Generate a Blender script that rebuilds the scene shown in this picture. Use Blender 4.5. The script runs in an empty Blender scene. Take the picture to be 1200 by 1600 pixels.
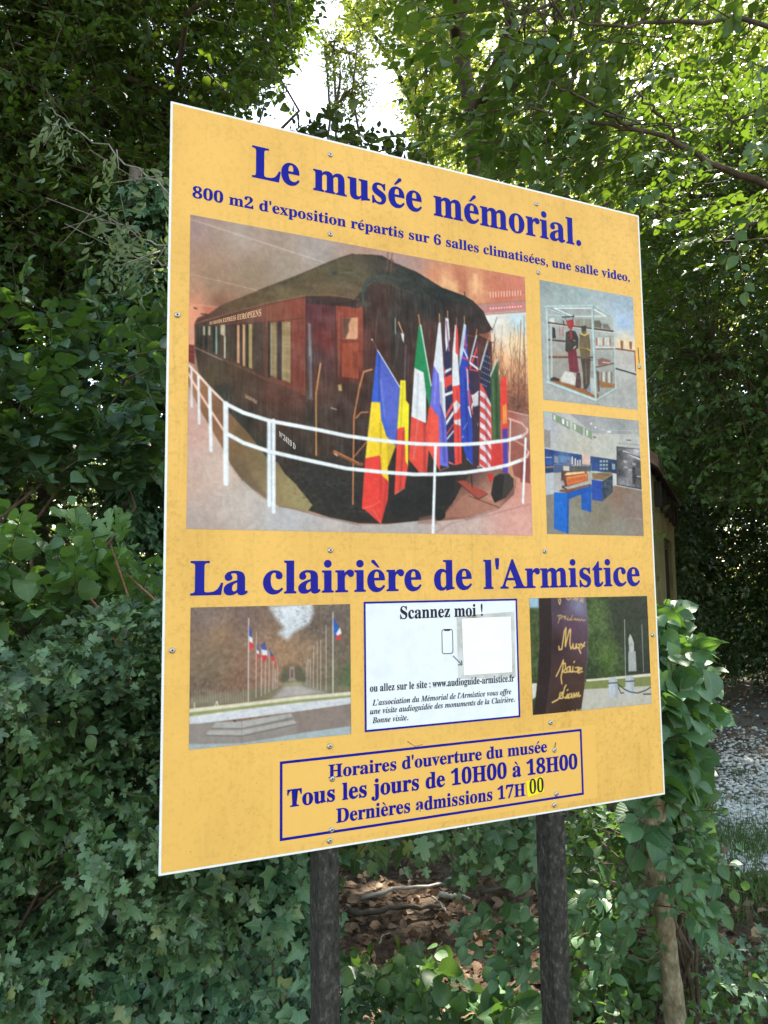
import bpy, math, random
import numpy as np
from mathutils import Vector, Matrix

random.seed(7)
sc = bpy.context.scene

# ------------------------------------------------------------------ camera
W_B, Z_B = 1.20, 1.087                      # board width, height of its lower edge (metres)
H_B = W_B * 1.2287783679458881
F_PX = 1205.4245
Xc = np.array([0.90909719, -0.02940432, -0.41554504])      # world axes seen from the camera
Zc = np.array([-0.01173592, 0.99530217, -0.09610337])
Yc = np.cross(Zc, Xc)
R_wc = np.stack([Xc, Yc, Zc], 1)            # world -> camera
t_c = np.array([-0.33720846, -0.54508982, -1.15477087]) * W_B
CAM = -R_wc.T @ t_c + np.array([0, 0, Z_B])
cam = bpy.data.cameras.new('camera')
cam.sensor_fit = 'VERTICAL'
cam.sensor_height = 36
cam.lens = 36 * F_PX / 1600
cam.clip_end = 2000
cam.clip_start = 0.05
co = bpy.data.objects.new('camera', cam)
sc.collection.objects.link(co)
M = Matrix([list(r) for r in R_wc.T]).to_4x4()
M.translation = Vector(CAM)
co.matrix_world = M
sc.camera = co
FWD = R_wc.T @ np.array([0, 0, -1.0])
RIGHT = R_wc.T @ np.array([1.0, 0, 0])
AZ = math.atan2(FWD[0], FWD[1])             # azimuth of the view, clockwise from +Y

# ------------------------------------------------------------------ sky, sun, exposure
SUN_EL, SUN_AZ = math.radians(57), AZ + math.radians(24)
world = bpy.data.worlds.new('World')
sc.world = world
world.use_nodes = True
nt = world.node_tree
sky = nt.nodes.new('ShaderNodeTexSky')
sky.sky_type = 'NISHITA'
sky.sun_disc = False
sky.sun_elevation = SUN_EL
sky.sun_rotation = SUN_AZ
sky.air_density = 1.0
sky.dust_density = 0.8
sky.ozone_density = 1.5
bg = nt.nodes['Background']
bg.inputs[1].default_value = 0.15
wb = nt.nodes.new('ShaderNodeMix')          # warm tint on the sky light, in place of white balance
wb.data_type = 'RGBA'
wb.blend_type = 'MULTIPLY'
wb.inputs['Factor'].default_value = 1.0
wb.inputs['B'].default_value = (1.16, 1.0, 0.78, 1)
nt.links.new(sky.outputs[0], wb.inputs['A'])
nt.links.new(wb.outputs['Result'], bg.inputs[0])
sl = bpy.data.lights.new('sun', 'SUN')
sl.energy = 4.5
sl.angle = math.radians(0.5)
sl.color = (1.0, 0.94, 0.84)
so = bpy.data.objects.new('sun', sl)
sc.collection.objects.link(so)
sdir = Vector((math.sin(SUN_AZ) * math.cos(SUN_EL), math.cos(SUN_AZ) * math.cos(SUN_EL), math.sin(SUN_EL)))
so.rotation_euler = sdir.to_track_quat('Z', 'Y').to_euler()
so.location = (0, 0, 30)
sc.view_settings.view_transform = 'Standard'
sc.view_settings.look = 'None'
sc.view_settings.exposure = 2.4
sc.view_settings.gamma = 1.0
sc.cycles.max_bounces = 6
sc.cycles.diffuse_bounces = 3
sc.cycles.glossy_bounces = 2
sc.cycles.transmission_bounces = 3
sc.cycles.use_adaptive_sampling = True

# ------------------------------------------------------------------ helpers
rng = np.random.default_rng(11)


def ray(px, py):
    d = np.stack([(np.asarray(px, float) - 600) / F_PX, -(np.asarray(py, float) - 800) / F_PX,
                  -np.ones_like(np.asarray(px, float))], -1)
    return d @ R_wc                         # camera -> world, depth 1


def at(px, py, d):
    return CAM + ray(px, py) * np.asarray(d, float)[..., None]


def onground(px, py, z=0.0):
    r = ray(px, py)
    return CAM + r * ((z - CAM[2]) / r[..., 2])[..., None]


def board_uv(p):
    """photo pixel -> metres on the face of the board (x, z)"""
    r = ray(np.asarray(p, float)[..., 0], np.asarray(p, float)[..., 1])
    q = CAM + r * (-CAM[1] / r[..., 1])[..., None]
    return np.stack([q[..., 0], q[..., 2]], -1)


_G = np.random.default_rng(5).random((32, 32, 32))


def vnoise(P, scale, off=0):
    q = np.asarray(P) / scale + off * 7.31
    i = np.floor(q).astype(int)
    f = q - i
    f = f * f * (3 - 2 * f)
    out = 0
    for a in (0, 1):
        for b in (0, 1):
            for c in (0, 1):
                w = (f[..., 0] if a else 1 - f[..., 0]) * (f[..., 1] if b else 1 - f[..., 1]) * (f[..., 2] if c else 1 - f[..., 2])
                out = out + w * _G[(i[..., 0] + a) % 32, (i[..., 1] + b) % 32, (i[..., 2] + c) % 32]
    return out


def norm(v):
    return v / np.maximum(np.linalg.norm(v, axis=-1, keepdims=True), 1e-9)


def link(o, parent=None):
    sc.collection.objects.link(o)
    if parent is not None:
        o.parent = parent
    return o


def tag(o, label=None, cat=None, group=None, kind=None):
    if label: o['label'] = label
    if cat: o['category'] = cat
    if group: o['group'] = group
    if kind: o['kind'] = kind
    return o


def empty(name, loc, label=None, cat=None, group=None):
    o = bpy.data.objects.new(name, None)
    o.empty_display_size = 0.1
    o.location = [float(c) for c in loc]
    link(o)
    return tag(o, label, cat, group)


def mesh(name, V, F, mat, parent=None, uv=None, rnd=None, smooth=True, col=None):
    """triangle (or quad) mesh from arrays in world space"""
    V = np.asarray(V, np.float32).reshape(-1, 3)
    F = np.asarray(F, np.int32)
    if parent is not None:
        q = parent
        while q is not None:
            V = V - np.asarray(q.location, np.float32)
            q = q.parent
    me = bpy.data.meshes.new(name)
    k = F.shape[1]
    me.vertices.add(len(V))
    me.vertices.foreach_set('co', V.ravel())
    me.loops.add(F.size)
    me.loops.foreach_set('vertex_index', F.ravel())
    me.polygons.add(len(F))
    me.polygons.foreach_set('loop_start', np.arange(0, F.size, k, dtype=np.int32))
    me.polygons.foreach_set('use_smooth', np.full(len(F), bool(smooth)))
    if uv is not None:
        l = me.uv_layers.new(name='uv')
        l.uv.foreach_set('vector', np.asarray(uv, np.float32)[F.ravel()].ravel())
    if rnd is not None:
        a = me.attributes.new('rnd', 'FLOAT', 'POINT')
        a.data.foreach_set('value', np.asarray(rnd, np.float32))
    if col is not None:
        a = me.attributes.new('print', 'FLOAT_COLOR', 'POINT')
        a.data.foreach_set('color', np.asarray(col, np.float32).ravel())
    me.update(calc_edges=True)
    me.validate()
    me.materials.append(mat)
    return link(bpy.data.objects.new(name, me), parent)


class MB:
    """collects boxes, tubes and prisms into one mesh (triangles)"""
    def __init__(s):
        s.V, s.F, s.n = [], [], 0

    def add(s, V, F):
        V = np.asarray(V, float).reshape(-1, 3)
        s.V.append(V)
        s.F.append(np.asarray(F, int).reshape(-1, 3) + s.n)
        s.n += len(V)

    def quad(s, a, b, c, d):
        s.add([a, b, c, d], [[0, 1, 2], [0, 2, 3]])

    def box(s, lo, hi, R=None, o=(0, 0, 0)):
        x, y, z = zip(lo, hi)
        V = np.array([[x[i], y[j], z[k]] for i in (0, 1) for j in (0, 1) for k in (0, 1)], float)
        if R is not None:
            V = V @ np.asarray(R).T
        V = V + np.asarray(o)
        Q = [(0, 1, 3, 2), (4, 6, 7, 5), (0, 4, 5, 1), (2, 3, 7, 6), (0, 2, 6, 4), (1, 5, 7, 3)]
        s.add(V, [t for q in Q for t in ((q[0], q[1], q[2]), (q[0], q[2], q[3]))])

    def prism(s, poly, y0, y1, mapf=lambda p: p):
        """poly in (x, z), extruded along y"""
        n = len(poly)
        V = [mapf((p[0], y0, p[1])) for p in poly] + [mapf((p[0], y1, p[1])) for p in poly]
        F = []
        for i in range(1, n - 1):
            F += [(0, i, i + 1), (n, n + i + 1, n + i)]
        for i in range(n):
            j = (i + 1) % n
            F += [(i, n + i, n + j), (i, n + j, j)]
        s.add(V, F)

    def tube(s, path, rad, sides=6, cap=True):
        P = np.asarray(path, float)
        n = len(P)
        rad = np.broadcast_to(np.asarray(rad, float), (n,))
        T = norm(np.gradient(P, axis=0))
        ref = np.array([0.31, 0.17, 0.93]) if abs(T[0][2]) < 0.9 else np.array([1, 0.1, 0])
        A = norm(np.cross(T, ref))
        B = np.cross(T, A)
        an = np.arange(sides) / sides * 2 * math.pi
        V = P[:, None] + rad[:, None, None] * (np.cos(an)[None, :, None] * A[:, None] + np.sin(an)[None, :, None] * B[:, None])
        F = []
        for i in range(n - 1):
            for j in range(sides):
                k = (j + 1) % sides
                a, b, c, d = i * sides + j, i * sides + k, (i + 1) * sides + k, (i + 1) * sides + j
                F += [(a, b, c), (a, c, d)]
        if cap:
            for j in range(1, sides - 1):
                F += [(0, j + 1, j), ((n - 1) * sides, (n - 1) * sides + j, (n - 1) * sides + j + 1)]
        s.add(V.reshape(-1, 3), F)

    def arrays(s):
        return np.concatenate(s.V), np.concatenate(s.F)

    def build(s, name, mat, parent=None, smooth=False):
        V, F = s.arrays()
        return mesh(name, V, F, mat, parent, smooth=smooth)


def lin(c):
    c = np.asarray(c, float) / 255
    return np.where(c <= 0.04045, c / 12.92, ((c + 0.055) / 1.055) ** 2.4)


# ------------------------------------------------------------------ materials
def newmat(name):
    m = bpy.data.materials.new(name)
    m.use_nodes = True
    return m, m.node_tree, m.node_tree.nodes, m.node_tree.links, m.node_tree.nodes['Principled BSDF']


def ramp(ns, stops):
    r = ns.new('ShaderNodeValToRGB')
    while len(r.color_ramp.elements) < len(stops):
        r.color_ramp.elements.new(0.5)
    for e, (p, c) in zip(r.color_ramp.elements, stops):
        e.position = p
        e.color = (*c, 1)
    return r


def noise_mat(name, stops, scale=8, detail=6, rough=0.85, bump=0.3, stretch=(1, 1, 1), bscale=None, spec=0.3, dist=0.01):
    m, t, ns, L, b = newmat(name)
    tc = ns.new('ShaderNodeTexCoord')
    mp = ns.new('ShaderNodeMapping')
    mp.inputs['Scale'].default_value = stretch
    L.new(tc.outputs['Object'], mp.inputs[0])
    n = ns.new('ShaderNodeTexNoise')
    n.inputs['Scale'].default_value = scale
    n.inputs['Detail'].default_value = detail
    n.inputs['Roughness'].default_value = 0.65
    L.new(mp.outputs[0], n.inputs['Vector'])
    r = ramp(ns, stops)
    L.new(n.outputs[0], r.inputs[0])
    L.new(r.outputs[0], b.inputs['Base Color'])
    b.inputs['Roughness'].default_value = rough
    b.inputs['Specular IOR Level'].default_value = spec
    if bump:
        n2 = ns.new('ShaderNodeTexNoise')
        n2.inputs['Scale'].default_value = bscale or scale * 3
        n2.inputs['Detail'].default_value = 5
        L.new(mp.outputs[0], n2.inputs['Vector'])
        bp = ns.new('ShaderNodeBump')
        bp.inputs['Strength'].default_value = bump
        bp.inputs['Distance'].default_value = dist
        L.new(n2.outputs[0], bp.inputs['Height'])
        L.new(bp.outputs[0], b.inputs['Normal'])
    return m


def leaf_mat(name, dark, light, trans, tw=0.4, rough=0.42, spec=0.45, veins=0.0, odd=None):
    """thin leaf: glossy face plus light shining through; every leaf has its own shade"""
    m, t, ns, L, b = newmat(name)
    a = ns.new('ShaderNodeAttribute')
    a.attribute_name = 'rnd'
    stops = [(0.0, dark), (0.85, light)]
    if odd: stops += [(0.968, light), (0.985, odd)]
    r = ramp(ns, stops)
    L.new(a.outputs['Fac'], r.inputs[0])
    colour = r.outputs[0]
    if veins:
        uv = ns.new('ShaderNodeUVMap')
        sp = ns.new('ShaderNodeSeparateXYZ')
        L.new(uv.outputs[0], sp.inputs[0])

        def mth(op, x, y=None):
            n = ns.new('ShaderNodeMath')
            n.operation = op
            for i, v in enumerate((x, y)):
                if v is None: continue
                if isinstance(v, (int, float)): n.inputs[i].default_value = v
                else: L.new(v, n.inputs[i])
            return n.outputs[0]
        ax = mth('ABSOLUTE', mth('SUBTRACT', sp.outputs[0], 0.5))
        side = mth('SINE', mth('SUBTRACT', mth('MULTIPLY', sp.outputs[1], 48.0), mth('MULTIPLY', ax, 42.0)))
        side = mth('POWER', mth('MULTIPLY', mth('ADD', side, 1.0), 0.5), 6.0)
        mid = mth('LESS_THAN', ax, 0.018)
        v = mth('MAXIMUM', mth('MULTIPLY', side, 0.55), mid)
        mx = ns.new('ShaderNodeMix')
        mx.data_type = 'RGBA'
        L.new(mth('MULTIPLY', v, veins), mx.inputs['Factor'])
        L.new(colour, mx.inputs['A'])
        mx.inputs['B'].default_value = (light[0] * 1.9, light[1] * 1.7, light[2] * 1.7, 1)
        colour = mx.outputs['Result']
        bp = ns.new('ShaderNodeBump')
        bp.inputs['Strength'].default_value = 0.35
        bp.inputs['Distance'].default_value = 0.002
        bp.invert = True
        L.new(v, bp.inputs['Height'])
        L.new(bp.outputs[0], b.inputs['Normal'])
    L.new(colour, b.inputs['Base Color'])
    b.inputs['Roughness'].default_value = rough
    b.inputs['Specular IOR Level'].default_value = spec
    tr = ns.new('ShaderNodeBsdfTranslucent')
    tr.inputs[0].default_value = (*trans, 1)
    mix = ns.new('ShaderNodeMixShader')
    mix.inputs[0].default_value = tw
    L.new(b.outputs[0], mix.inputs[1])
    L.new(tr.outputs[0], mix.inputs[2])
    L.new(mix.outputs[0], ns['Material Output'].inputs[0])
    return m


M_bark = noise_mat('bark', [(0.3, (0.035, 0.028, 0.02)), (0.7, (0.13, 0.10, 0.07))], 9, 8, 0.9, 0.8, (1, 1, 0.25))
M_smooth = noise_mat('smooth_bark', [(0.25, (0.085, 0.072, 0.05)), (0.55, (0.17, 0.14, 0.10)), (0.8, (0.26, 0.23, 0.18))], 14, 8, 0.85, 0.4, (1, 1, 0.5))
M_pale = noise_mat('pale_bark', [(0.3, (0.16, 0.15, 0.11)), (0.7, (0.36, 0.34, 0.28))], 5, 6, 0.9, 0.3, (1, 1, 0.3))
M_young = noise_mat('young_bark', [(0.30, (0.085, 0.070, 0.042)), (0.48, (0.18, 0.15, 0.095)), (0.62, (0.27, 0.235, 0.16)), (0.72, (0.45, 0.41, 0.33))], 48, 9, 0.9, 0.6, (1, 1, 0.6), 120, 0.15, 0.004)
M_twig = noise_mat('twig', [(0.3, (0.05, 0.035, 0.022)), (0.7, (0.13, 0.09, 0.06))], 30, 3, 0.8, 0)
M_deadtwig = noise_mat('dead_twig', [(0.3, (0.22, 0.19, 0.15)), (0.7, (0.42, 0.37, 0.30))], 30, 3, 0.8, 0)
M_redtwig = noise_mat('red_twig', [(0.3, (0.16, 0.05, 0.03)), (0.7, (0.30, 0.12, 0.08))], 30, 3, 0.6, 0)

G_hedge = leaf_mat('maple_leaf', (0.012, 0.040, 0.014), (0.150, 0.255, 0.110), (0.12, 0.24, 0.03), 0.22, 0.36, 0.6, 0.35, odd=(0.17, 0.20, 0.05))
G_ivy = leaf_mat('ivy_leaf', (0.010, 0.042, 0.016), (0.100, 0.195, 0.090), (0.08, 0.18, 0.03), 0.14, 0.36, 0.45, 0.5, odd=(0.15, 0.19, 0.06))
G_ovate = leaf_mat('hornbeam_leaf', (0.040, 0.095, 0.030), (0.095, 0.175, 0.060), (0.16, 0.32, 0.03), 0.33, 0.40, 0.5, 0.4)
G_hazel = leaf_mat('hazel_leaf', (0.014, 0.046, 0.020), (0.068, 0.128, 0.062), (0.15, 0.28, 0.02), 0.26, 0.40, 0.5, 0.4)
G_rasp = leaf_mat('broad_leaf', (0.040, 0.098, 0.036), (0.085, 0.175, 0.068), (0.14, 0.28, 0.03), 0.26, 0.42, 0.5, 0.5)
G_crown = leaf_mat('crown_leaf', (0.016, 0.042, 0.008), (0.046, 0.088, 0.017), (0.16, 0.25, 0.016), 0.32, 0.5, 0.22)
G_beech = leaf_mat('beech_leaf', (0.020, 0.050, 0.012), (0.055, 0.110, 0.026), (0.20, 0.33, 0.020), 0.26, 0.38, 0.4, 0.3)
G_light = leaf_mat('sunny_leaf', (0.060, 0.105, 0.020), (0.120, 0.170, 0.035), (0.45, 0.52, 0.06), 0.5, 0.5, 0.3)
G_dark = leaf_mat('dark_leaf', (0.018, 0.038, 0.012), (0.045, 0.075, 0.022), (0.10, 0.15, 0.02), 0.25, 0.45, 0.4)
G_wood = leaf_mat('wood_leaf', (0.032, 0.060, 0.016), (0.075, 0.120, 0.030), (0.25, 0.34, 0.035), 0.4, 0.5, 0.3)
G_ash = leaf_mat('ash_leaf', (0.08, 0.12, 0.055), (0.15, 0.20, 0.10), (0.25, 0.35, 0.10), 0.35, 0.5, 0.4)
G_herb = leaf_mat('herb_leaf', (0.050, 0.120, 0.035), (0.110, 0.200, 0.065), (0.18, 0.34, 0.04), 0.33, 0.42, 0.45, 0.4)
G_litter = leaf_mat('dead_leaf', (0.060, 0.036, 0.020), (0.27, 0.175, 0.105), (0.20, 0.11, 0.05), 0.15, 0.7, 0.25, 0.25, odd=(0.33, 0.25, 0.17))
G_grass = leaf_mat('grass_blade', (0.045, 0.095, 0.022), (0.105, 0.175, 0.045), (0.15, 0.25, 0.03), 0.3, 0.5, 0.4)

# ------------------------------------------------------------------ leaves
def fan(outline, centre):
    half = outline
    pts = [centre] + half + [(-x, y) for x, y in half[::-1] if abs(x) > 0.035]
    V = np.array([[x, y, 0.30 * abs(x) - 0.0 * y] for x, y in pts])
    n = len(pts)
    F = [(0, i, i + 1 if i + 1 < n else 1) for i in range(1, n)]
    return V, np.array(F)


def ovate(rows):
    """rows (y, halfwidth) between base and tip"""
    V = [(0, 0, 0)]
    for y, w in rows:
        V += [(-w, y, 0.28 * w), (0, y, 0), (w, y, 0.28 * w)]
    V.append((0, 1, 0))
    F = [(0, 2, 1), (0, 3, 2)]
    k = 1
    for _ in rows[1:]:
        F += [(k, k + 1, k + 4), (k, k + 4, k + 3), (k + 1, k + 2, k + 5), (k + 1, k + 5, k + 4)]
        k += 3
    e = len(V) - 1
    F += [(k, k + 1, e), (k + 1, k + 2, e)]
    return np.array(V, float), np.array(F)


LEAF = {
    'far': (np.array([(0, 0, 0), (0.27, 0.45, 0.08), (0, 1, 0), (-0.27, 0.45, 0.08)], float), np.array([(0, 1, 2), (0, 2, 3)])),
    'mid': ovate([(0.25, 0.26), (0.62, 0.27)]),
    'ovate': ovate([(0.07, 0.13), (0.22, 0.27), (0.42, 0.335), (0.62, 0.29), (0.82, 0.17), (0.92, 0.07)]),
    'hazel': ovate([(0.05, 0.22), (0.2, 0.40), (0.42, 0.46), (0.65, 0.42), (0.82, 0.26), (0.92, 0.09)]),
    'slim': ovate([(0.2, 0.13), (0.5, 0.17), (0.8, 0.10)]),
    'maple': fan([(0.03, 0.0), (0.20, -0.05), (0.36, 0.05), (0.33, 0.18), (0.22, 0.27), (0.46, 0.36), (0.56, 0.52), (0.47, 0.60),
                  (0.36, 0.58), (0.19, 0.55), (0.24, 0.74), (0.20, 0.88), (0.10, 0.90), (0.0, 1.0)], (0.0, 0.30)),
    'ivy': fan([(0.03, 0.0), (0.22, -0.10), (0.40, -0.04), (0.34, 0.16), (0.46, 0.32), (0.55, 0.44), (0.34, 0.46), (0.22, 0.52), (0.15, 0.74), (0.0, 1.0)], (0.0, 0.28)),
}


def leaves(kind, P, A, N, S, curl=0.25):
    """bake leaves: base P, axis A, face normal N, length S -> arrays"""
    V, F = LEAF[kind]
    n = len(P)
    A = norm(A)
    Wd = norm(np.cross(A, N))
    N = np.cross(Wd, A)
    c = rng.normal(curl, 0.15, n)
    f = rng.uniform(0.3, 1.5, n)
    tw = rng.normal(0, 0.35, n)
    x = V[None, :, 0] * rng.uniform(0.88, 1.12, n)[:, None]
    y = V[None, :, 1]
    z = V[None, :, 2] * f[:, None] - c[:, None] * y ** 2 + tw[:, None] * V[None, :, 0] * y
    y = y - 0.15 * np.abs(c)[:, None] * y ** 2
    S = S[:, None, None]
    W = P[:, None] + S * (x[..., None] * Wd[:, None] + y[..., None] * A[:, None] + z[..., None] * N[:, None])
    FF = F[None] + (np.arange(n) * len(V))[:, None, None]
    uv = np.broadcast_to(np.stack([V[:, 0] + 0.5, V[:, 1]], -1)[None], (n, len(V), 2))
    r = np.repeat(rng.random(n), len(V))
    return W.reshape(-1, 3), FF.reshape(-1, 3), uv.reshape(-1, 2), r


def shoots(P, D, N, L, K, size, kind, droop=0.25, spread=0.9, jit=0.35, curl=0.25):
    """leafy shoots: K leaves alternating along a drooping twig -> leaf arrays, twig arrays"""
    n = len(P)
    D = norm(D)
    B = norm(np.cross(N, D))
    N = np.cross(D, B)
    t = (np.arange(K) + 0.6) / K
    t = t[None] + rng.normal(0, 0.25 / K, (n, K))
    side = np.where(np.arange(K) % 2 == 0, 1.0, -1.0)[None] * np.ones((n, 1))
    pos = P[:, None] + (L[:, None] * t)[..., None] * D[:, None]
    pos[..., 2] -= droop * L[:, None] * t ** 2
    ang = spread * (1 - 0.55 * t ** 2) + rng.normal(0, 0.2, (n, K))
    ax = np.cos(ang)[..., None] * D[:, None] + (np.sin(ang) * side)[..., None] * B[:, None]
    ax = ax + rng.normal(0, jit * 0.6, (n, K, 3))
    ax[..., 2] -= droop * 0.9
    nn = N[:, None] + rng.normal(0, jit, (n, K, 3))
    S = size * rng.uniform(0.5, 1.3, (n, K)) * rng.uniform(0.75, 1.25, (n, 1)) * (1 - 0.25 * t)
    pet = 0.15 * S
    base = pos + pet[..., None] * norm(ax)
    la = leaves(kind, base.reshape(-1, 3), ax.reshape(-1, 3), nn.reshape(-1, 3), S.ravel(), curl)
    # twig: three-sided, three rings
    tt = np.array([0, 0.5, 1.0])
    C = P[:, None] + (L[:, None] * tt[None])[..., None] * D[:, None]
    C[..., 2] -= droop * L[:, None] * tt[None] ** 2
    rad = (0.012 * L + 0.0012)[:, None] * np.array([1, 0.7, 0.35])[None] * 0.55
    an = np.arange(3) * 2.0944
    R = C[:, :, None] + rad[:, :, None, None] * (np.cos(an)[None, None, :, None] * B[:, None, None] + np.sin(an)[None, None, :, None] * N[:, None, None])
    f = []
    for i in range(2):
        for j in range(3):
            k = (j + 1) % 3
            f += [(i * 3 + j, i * 3 + k, i * 3 + 3 + k), (i * 3 + j, i * 3 + 3 + k, i * 3 + 3 + j)]
    TF = np.array(f)[None] + (np.arange(n) * 9)[:, None, None]
    return la, (R.reshape(-1, 3), TF.reshape(-1, 3))


def inpoly(px, py, poly):
    c = np.zeros(px.shape, bool)
    n = len(poly)
    for i in range(n):
        x1, y1 = poly[i]
        x2, y2 = poly[(i + 1) % n]
        if y1 == y2: continue
        c ^= ((y1 > py) != (y2 > py)) & (px < (x2 - x1) * (py - y1) / (y2 - y1) + x1)
    return c


def volume(poly, d0, d1, n, clump=0.0, cs=1.0, off=0, front=False, zmin=0.05):
    """n points through the volume the outline spans between two distances; clump leaves gaps"""
    P = np.array(poly, float)
    lo, hi = P.min(0), P.max(0)
    out = []
    got = 0
    while got < n:
        m = n * 4
        px, py = rng.uniform(lo[0], hi[0], m), rng.uniform(lo[1], hi[1], m)
        u = rng.random(m)
        if front:
            u = u ** 2.2
            d = d0 + (d1 - d0) * u
        else:
            d = (d0 ** 3 + (d1 ** 3 - d0 ** 3) * u) ** (1 / 3)
        k = inpoly(px, py, poly)
        q = at(px[k], py[k], d[k])
        if front:
            q = q + FWD * (((vnoise(q, 0.42, off) - 0.5) * 0.95 + (vnoise(q, 0.15, off + 2) - 0.5) * 0.4) * min(1.0, d1 - d0))[:, None]
        q = q[q[:, 2] > zmin]
        if clump:
            v = 0.6 * vnoise(q, cs, off) + 0.4 * vnoise(q, cs * 0.4, off + 3)
            q = q[v > clump]
        out.append(q)
        got += len(q)
    return np.concatenate(out)[:n]


def spray_dirs(P, centre, up=0.15, out=0.8, toward=0.0, jit=0.5):
    D = norm(P - np.asarray(centre)) * out + rng.normal(0, jit, P.shape)
    D[:, 2] = D[:, 2] * 0.6 + up
    D -= FWD * toward
    return norm(D)


def up_normals(n, tilt=0.35, toward=0.0):
    N = np.array([0, 0, 1.0]) - FWD * toward + rng.normal(0, tilt, (n, 3))
    return norm(N)


def limb(a, b, r0, r1, sag=0.0, n=7, wob=0.05):
    t = np.linspace(0, 1, n)
    a, b = np.asarray(a, float), np.asarray(b, float)
    P = a + (b - a) * t[:, None]
    P[:, 2] += sag * np.sin(t * math.pi) * np.linalg.norm(b - a)
    P[1:-1] += rng.normal(0, wob, (n - 2, 3)) * np.linalg.norm(b - a) / n
    return P, r0 + (r1 - r0) * t ** 0.8


def boughs(mb, fork, P, K, r0, r1, rt=0.006, frac=0.5):
    """limbs from the trunk to K clump centres and thin branches on to the shoots"""
    C = P[rng.choice(len(P), K, replace=False)]
    fork = np.asarray(fork, float)
    for c in C:
        # leave the trunk at a height that suits the clump
        f = fork[np.argmin(np.abs(fork[:, 2] - (c[2] - 0.35 * np.linalg.norm(fork[:, :2] - c[:2], axis=1))))]
        p, r = limb(f, c, r0, r1, 0.06, 8, 0.35)
        mb.tube(p, r, 6)
    d = np.linalg.norm(P[:, None] - C[None], axis=2)
    j = d.argmin(1)
    pick = (rng.random(len(P)) < frac) & (d.min(1) < 0.8)
    idx = np.where(pick)[0]
    a, b = C[j[idx]], P[idx]
    m = (a + b) / 2 + rng.normal(0, 0.05, a.shape)
    m[:, 2] += 0.05
    an = np.arange(3) * 2.0944
    ring = np.stack([np.cos(an), np.sin(an), 0 * an], -1)
    R = np.stack([a, m, b], 1)[:, :, None] + (np.array([r1 * 0.6, rt, rt * 0.5])[None, :, None, None] * ring[None, None])
    f = []
    for i in range(2):
        for q in range(3):
            k = (q + 1) % 3
            f += [(i * 3 + q, i * 3 + k, i * 3 + 3 + k), (i * 3 + q, i * 3 + 3 + k, i * 3 + 3 + q)]
    F = np.array(f)[None] + (np.arange(len(idx)) * 9)[:, None, None]
    if len(idx): mb.add(R.reshape(-1, 3), F.reshape(-1, 3))


# spots to be sunlit; shoots on the sun's line to them are left out
FLECKS = [(onground(np.array(635.), np.array(1400.)), 0.07), (onground(np.array(700.), np.array(1442.)), 0.02), (at(np.array(60.), np.array(520.), 3.7), 0.06), (at(np.array(15.), np.array(840.), 2.4), 0.10),
          (at(np.array(15.), np.array(450.), 3.8), 0.16), (at(np.array(120.), np.array(690.), 3.6), 0.08), (onground(np.array(575.), np.array(1388.)), 0.0)]
SUN = np.array(sdir)


def shaded(P):  # keeps only shoots clear of the sun's lines, opening holes for the patches
    keep = np.ones(len(P), bool)
    for c, r in FLECKS:
        v = P - c
        t = v @ SUN
        keep &= ~((t > 0.5) & (np.linalg.norm(v - t[:, None] * SUN, axis=1) < r + 0.16))
    return keep


def plant(name, label, cat, base, P, D, N, L, K, size, kind, mat, twig=M_twig, droop=0.25, jit=0.35, stems=None, group=None,
          foliage='foliage', stemname='stems', twigs=True, spread=0.9, curl=0.25):
    root = empty(name, base, label, cat, group)
    P = P - norm(D) * (np.asarray(L) * 0.6)[:, None]
    la, tw = shoots(P, D, N, L, K, size, kind, droop, spread, jit, curl)
    mesh(foliage, la[0], la[1], mat, root, la[2], la[3])
    mb = stems or MB()
    if twigs: mb.add(*tw)
    if mb.V: mb.build(stemname, twig, root, smooth=True)
    return root


def tree(name, label, base, top, r, P, L, K, size, kind, mat, bark=M_bark, nl=14, up=0.1, droop=0.25, tilt=0.35, jit=0.35, group=None, twigs=True,
         sub=0.12, lr=0.35, toward=0.0, cat='tree', curl=0.25, extra=()):
    base, top = np.asarray(base, float), np.asarray(top, float)
    P = P[shaded(P)]
    root = empty(name, base, label, cat, group)
    mb = MB()
    p, rr = limb(base - [0, 0, 0.15], top, r, r * 0.25, 0, 12, 0.12)
    rr[0] *= 1.25
    mb.tube(p, rr, 12)
    for q_, r_ in extra:
        mb.tube(q_, r_, 8)
    boughs(mb, p[3:], P, nl, r * lr, max(0.005, r * 0.05), frac=sub)
    mb.build('trunk', bark, root, smooth=True)
    cen = P.mean(0) * [1, 1, 0.9] + np.array([0, 0, 0.1]) * base
    cen[:2] = base[:2] * 0.5 + cen[:2] * 0.5
    D = spray_dirs(P, cen, up)
    N = up_normals(len(P), tilt, toward)
    Ls = L * rng.uniform(0.6, 1.3, len(P))
    la, tw = shoots(P - D * Ls[:, None] * 0.6, D, N, Ls, K, size, kind, droop, 0.9, jit, curl)
    cr = mesh('crown', la[0], la[1], mat, root, la[2], la[3])
    if twigs:
        mesh('twigs', tw[0], tw[1], M_twig, root)
    return root

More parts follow.
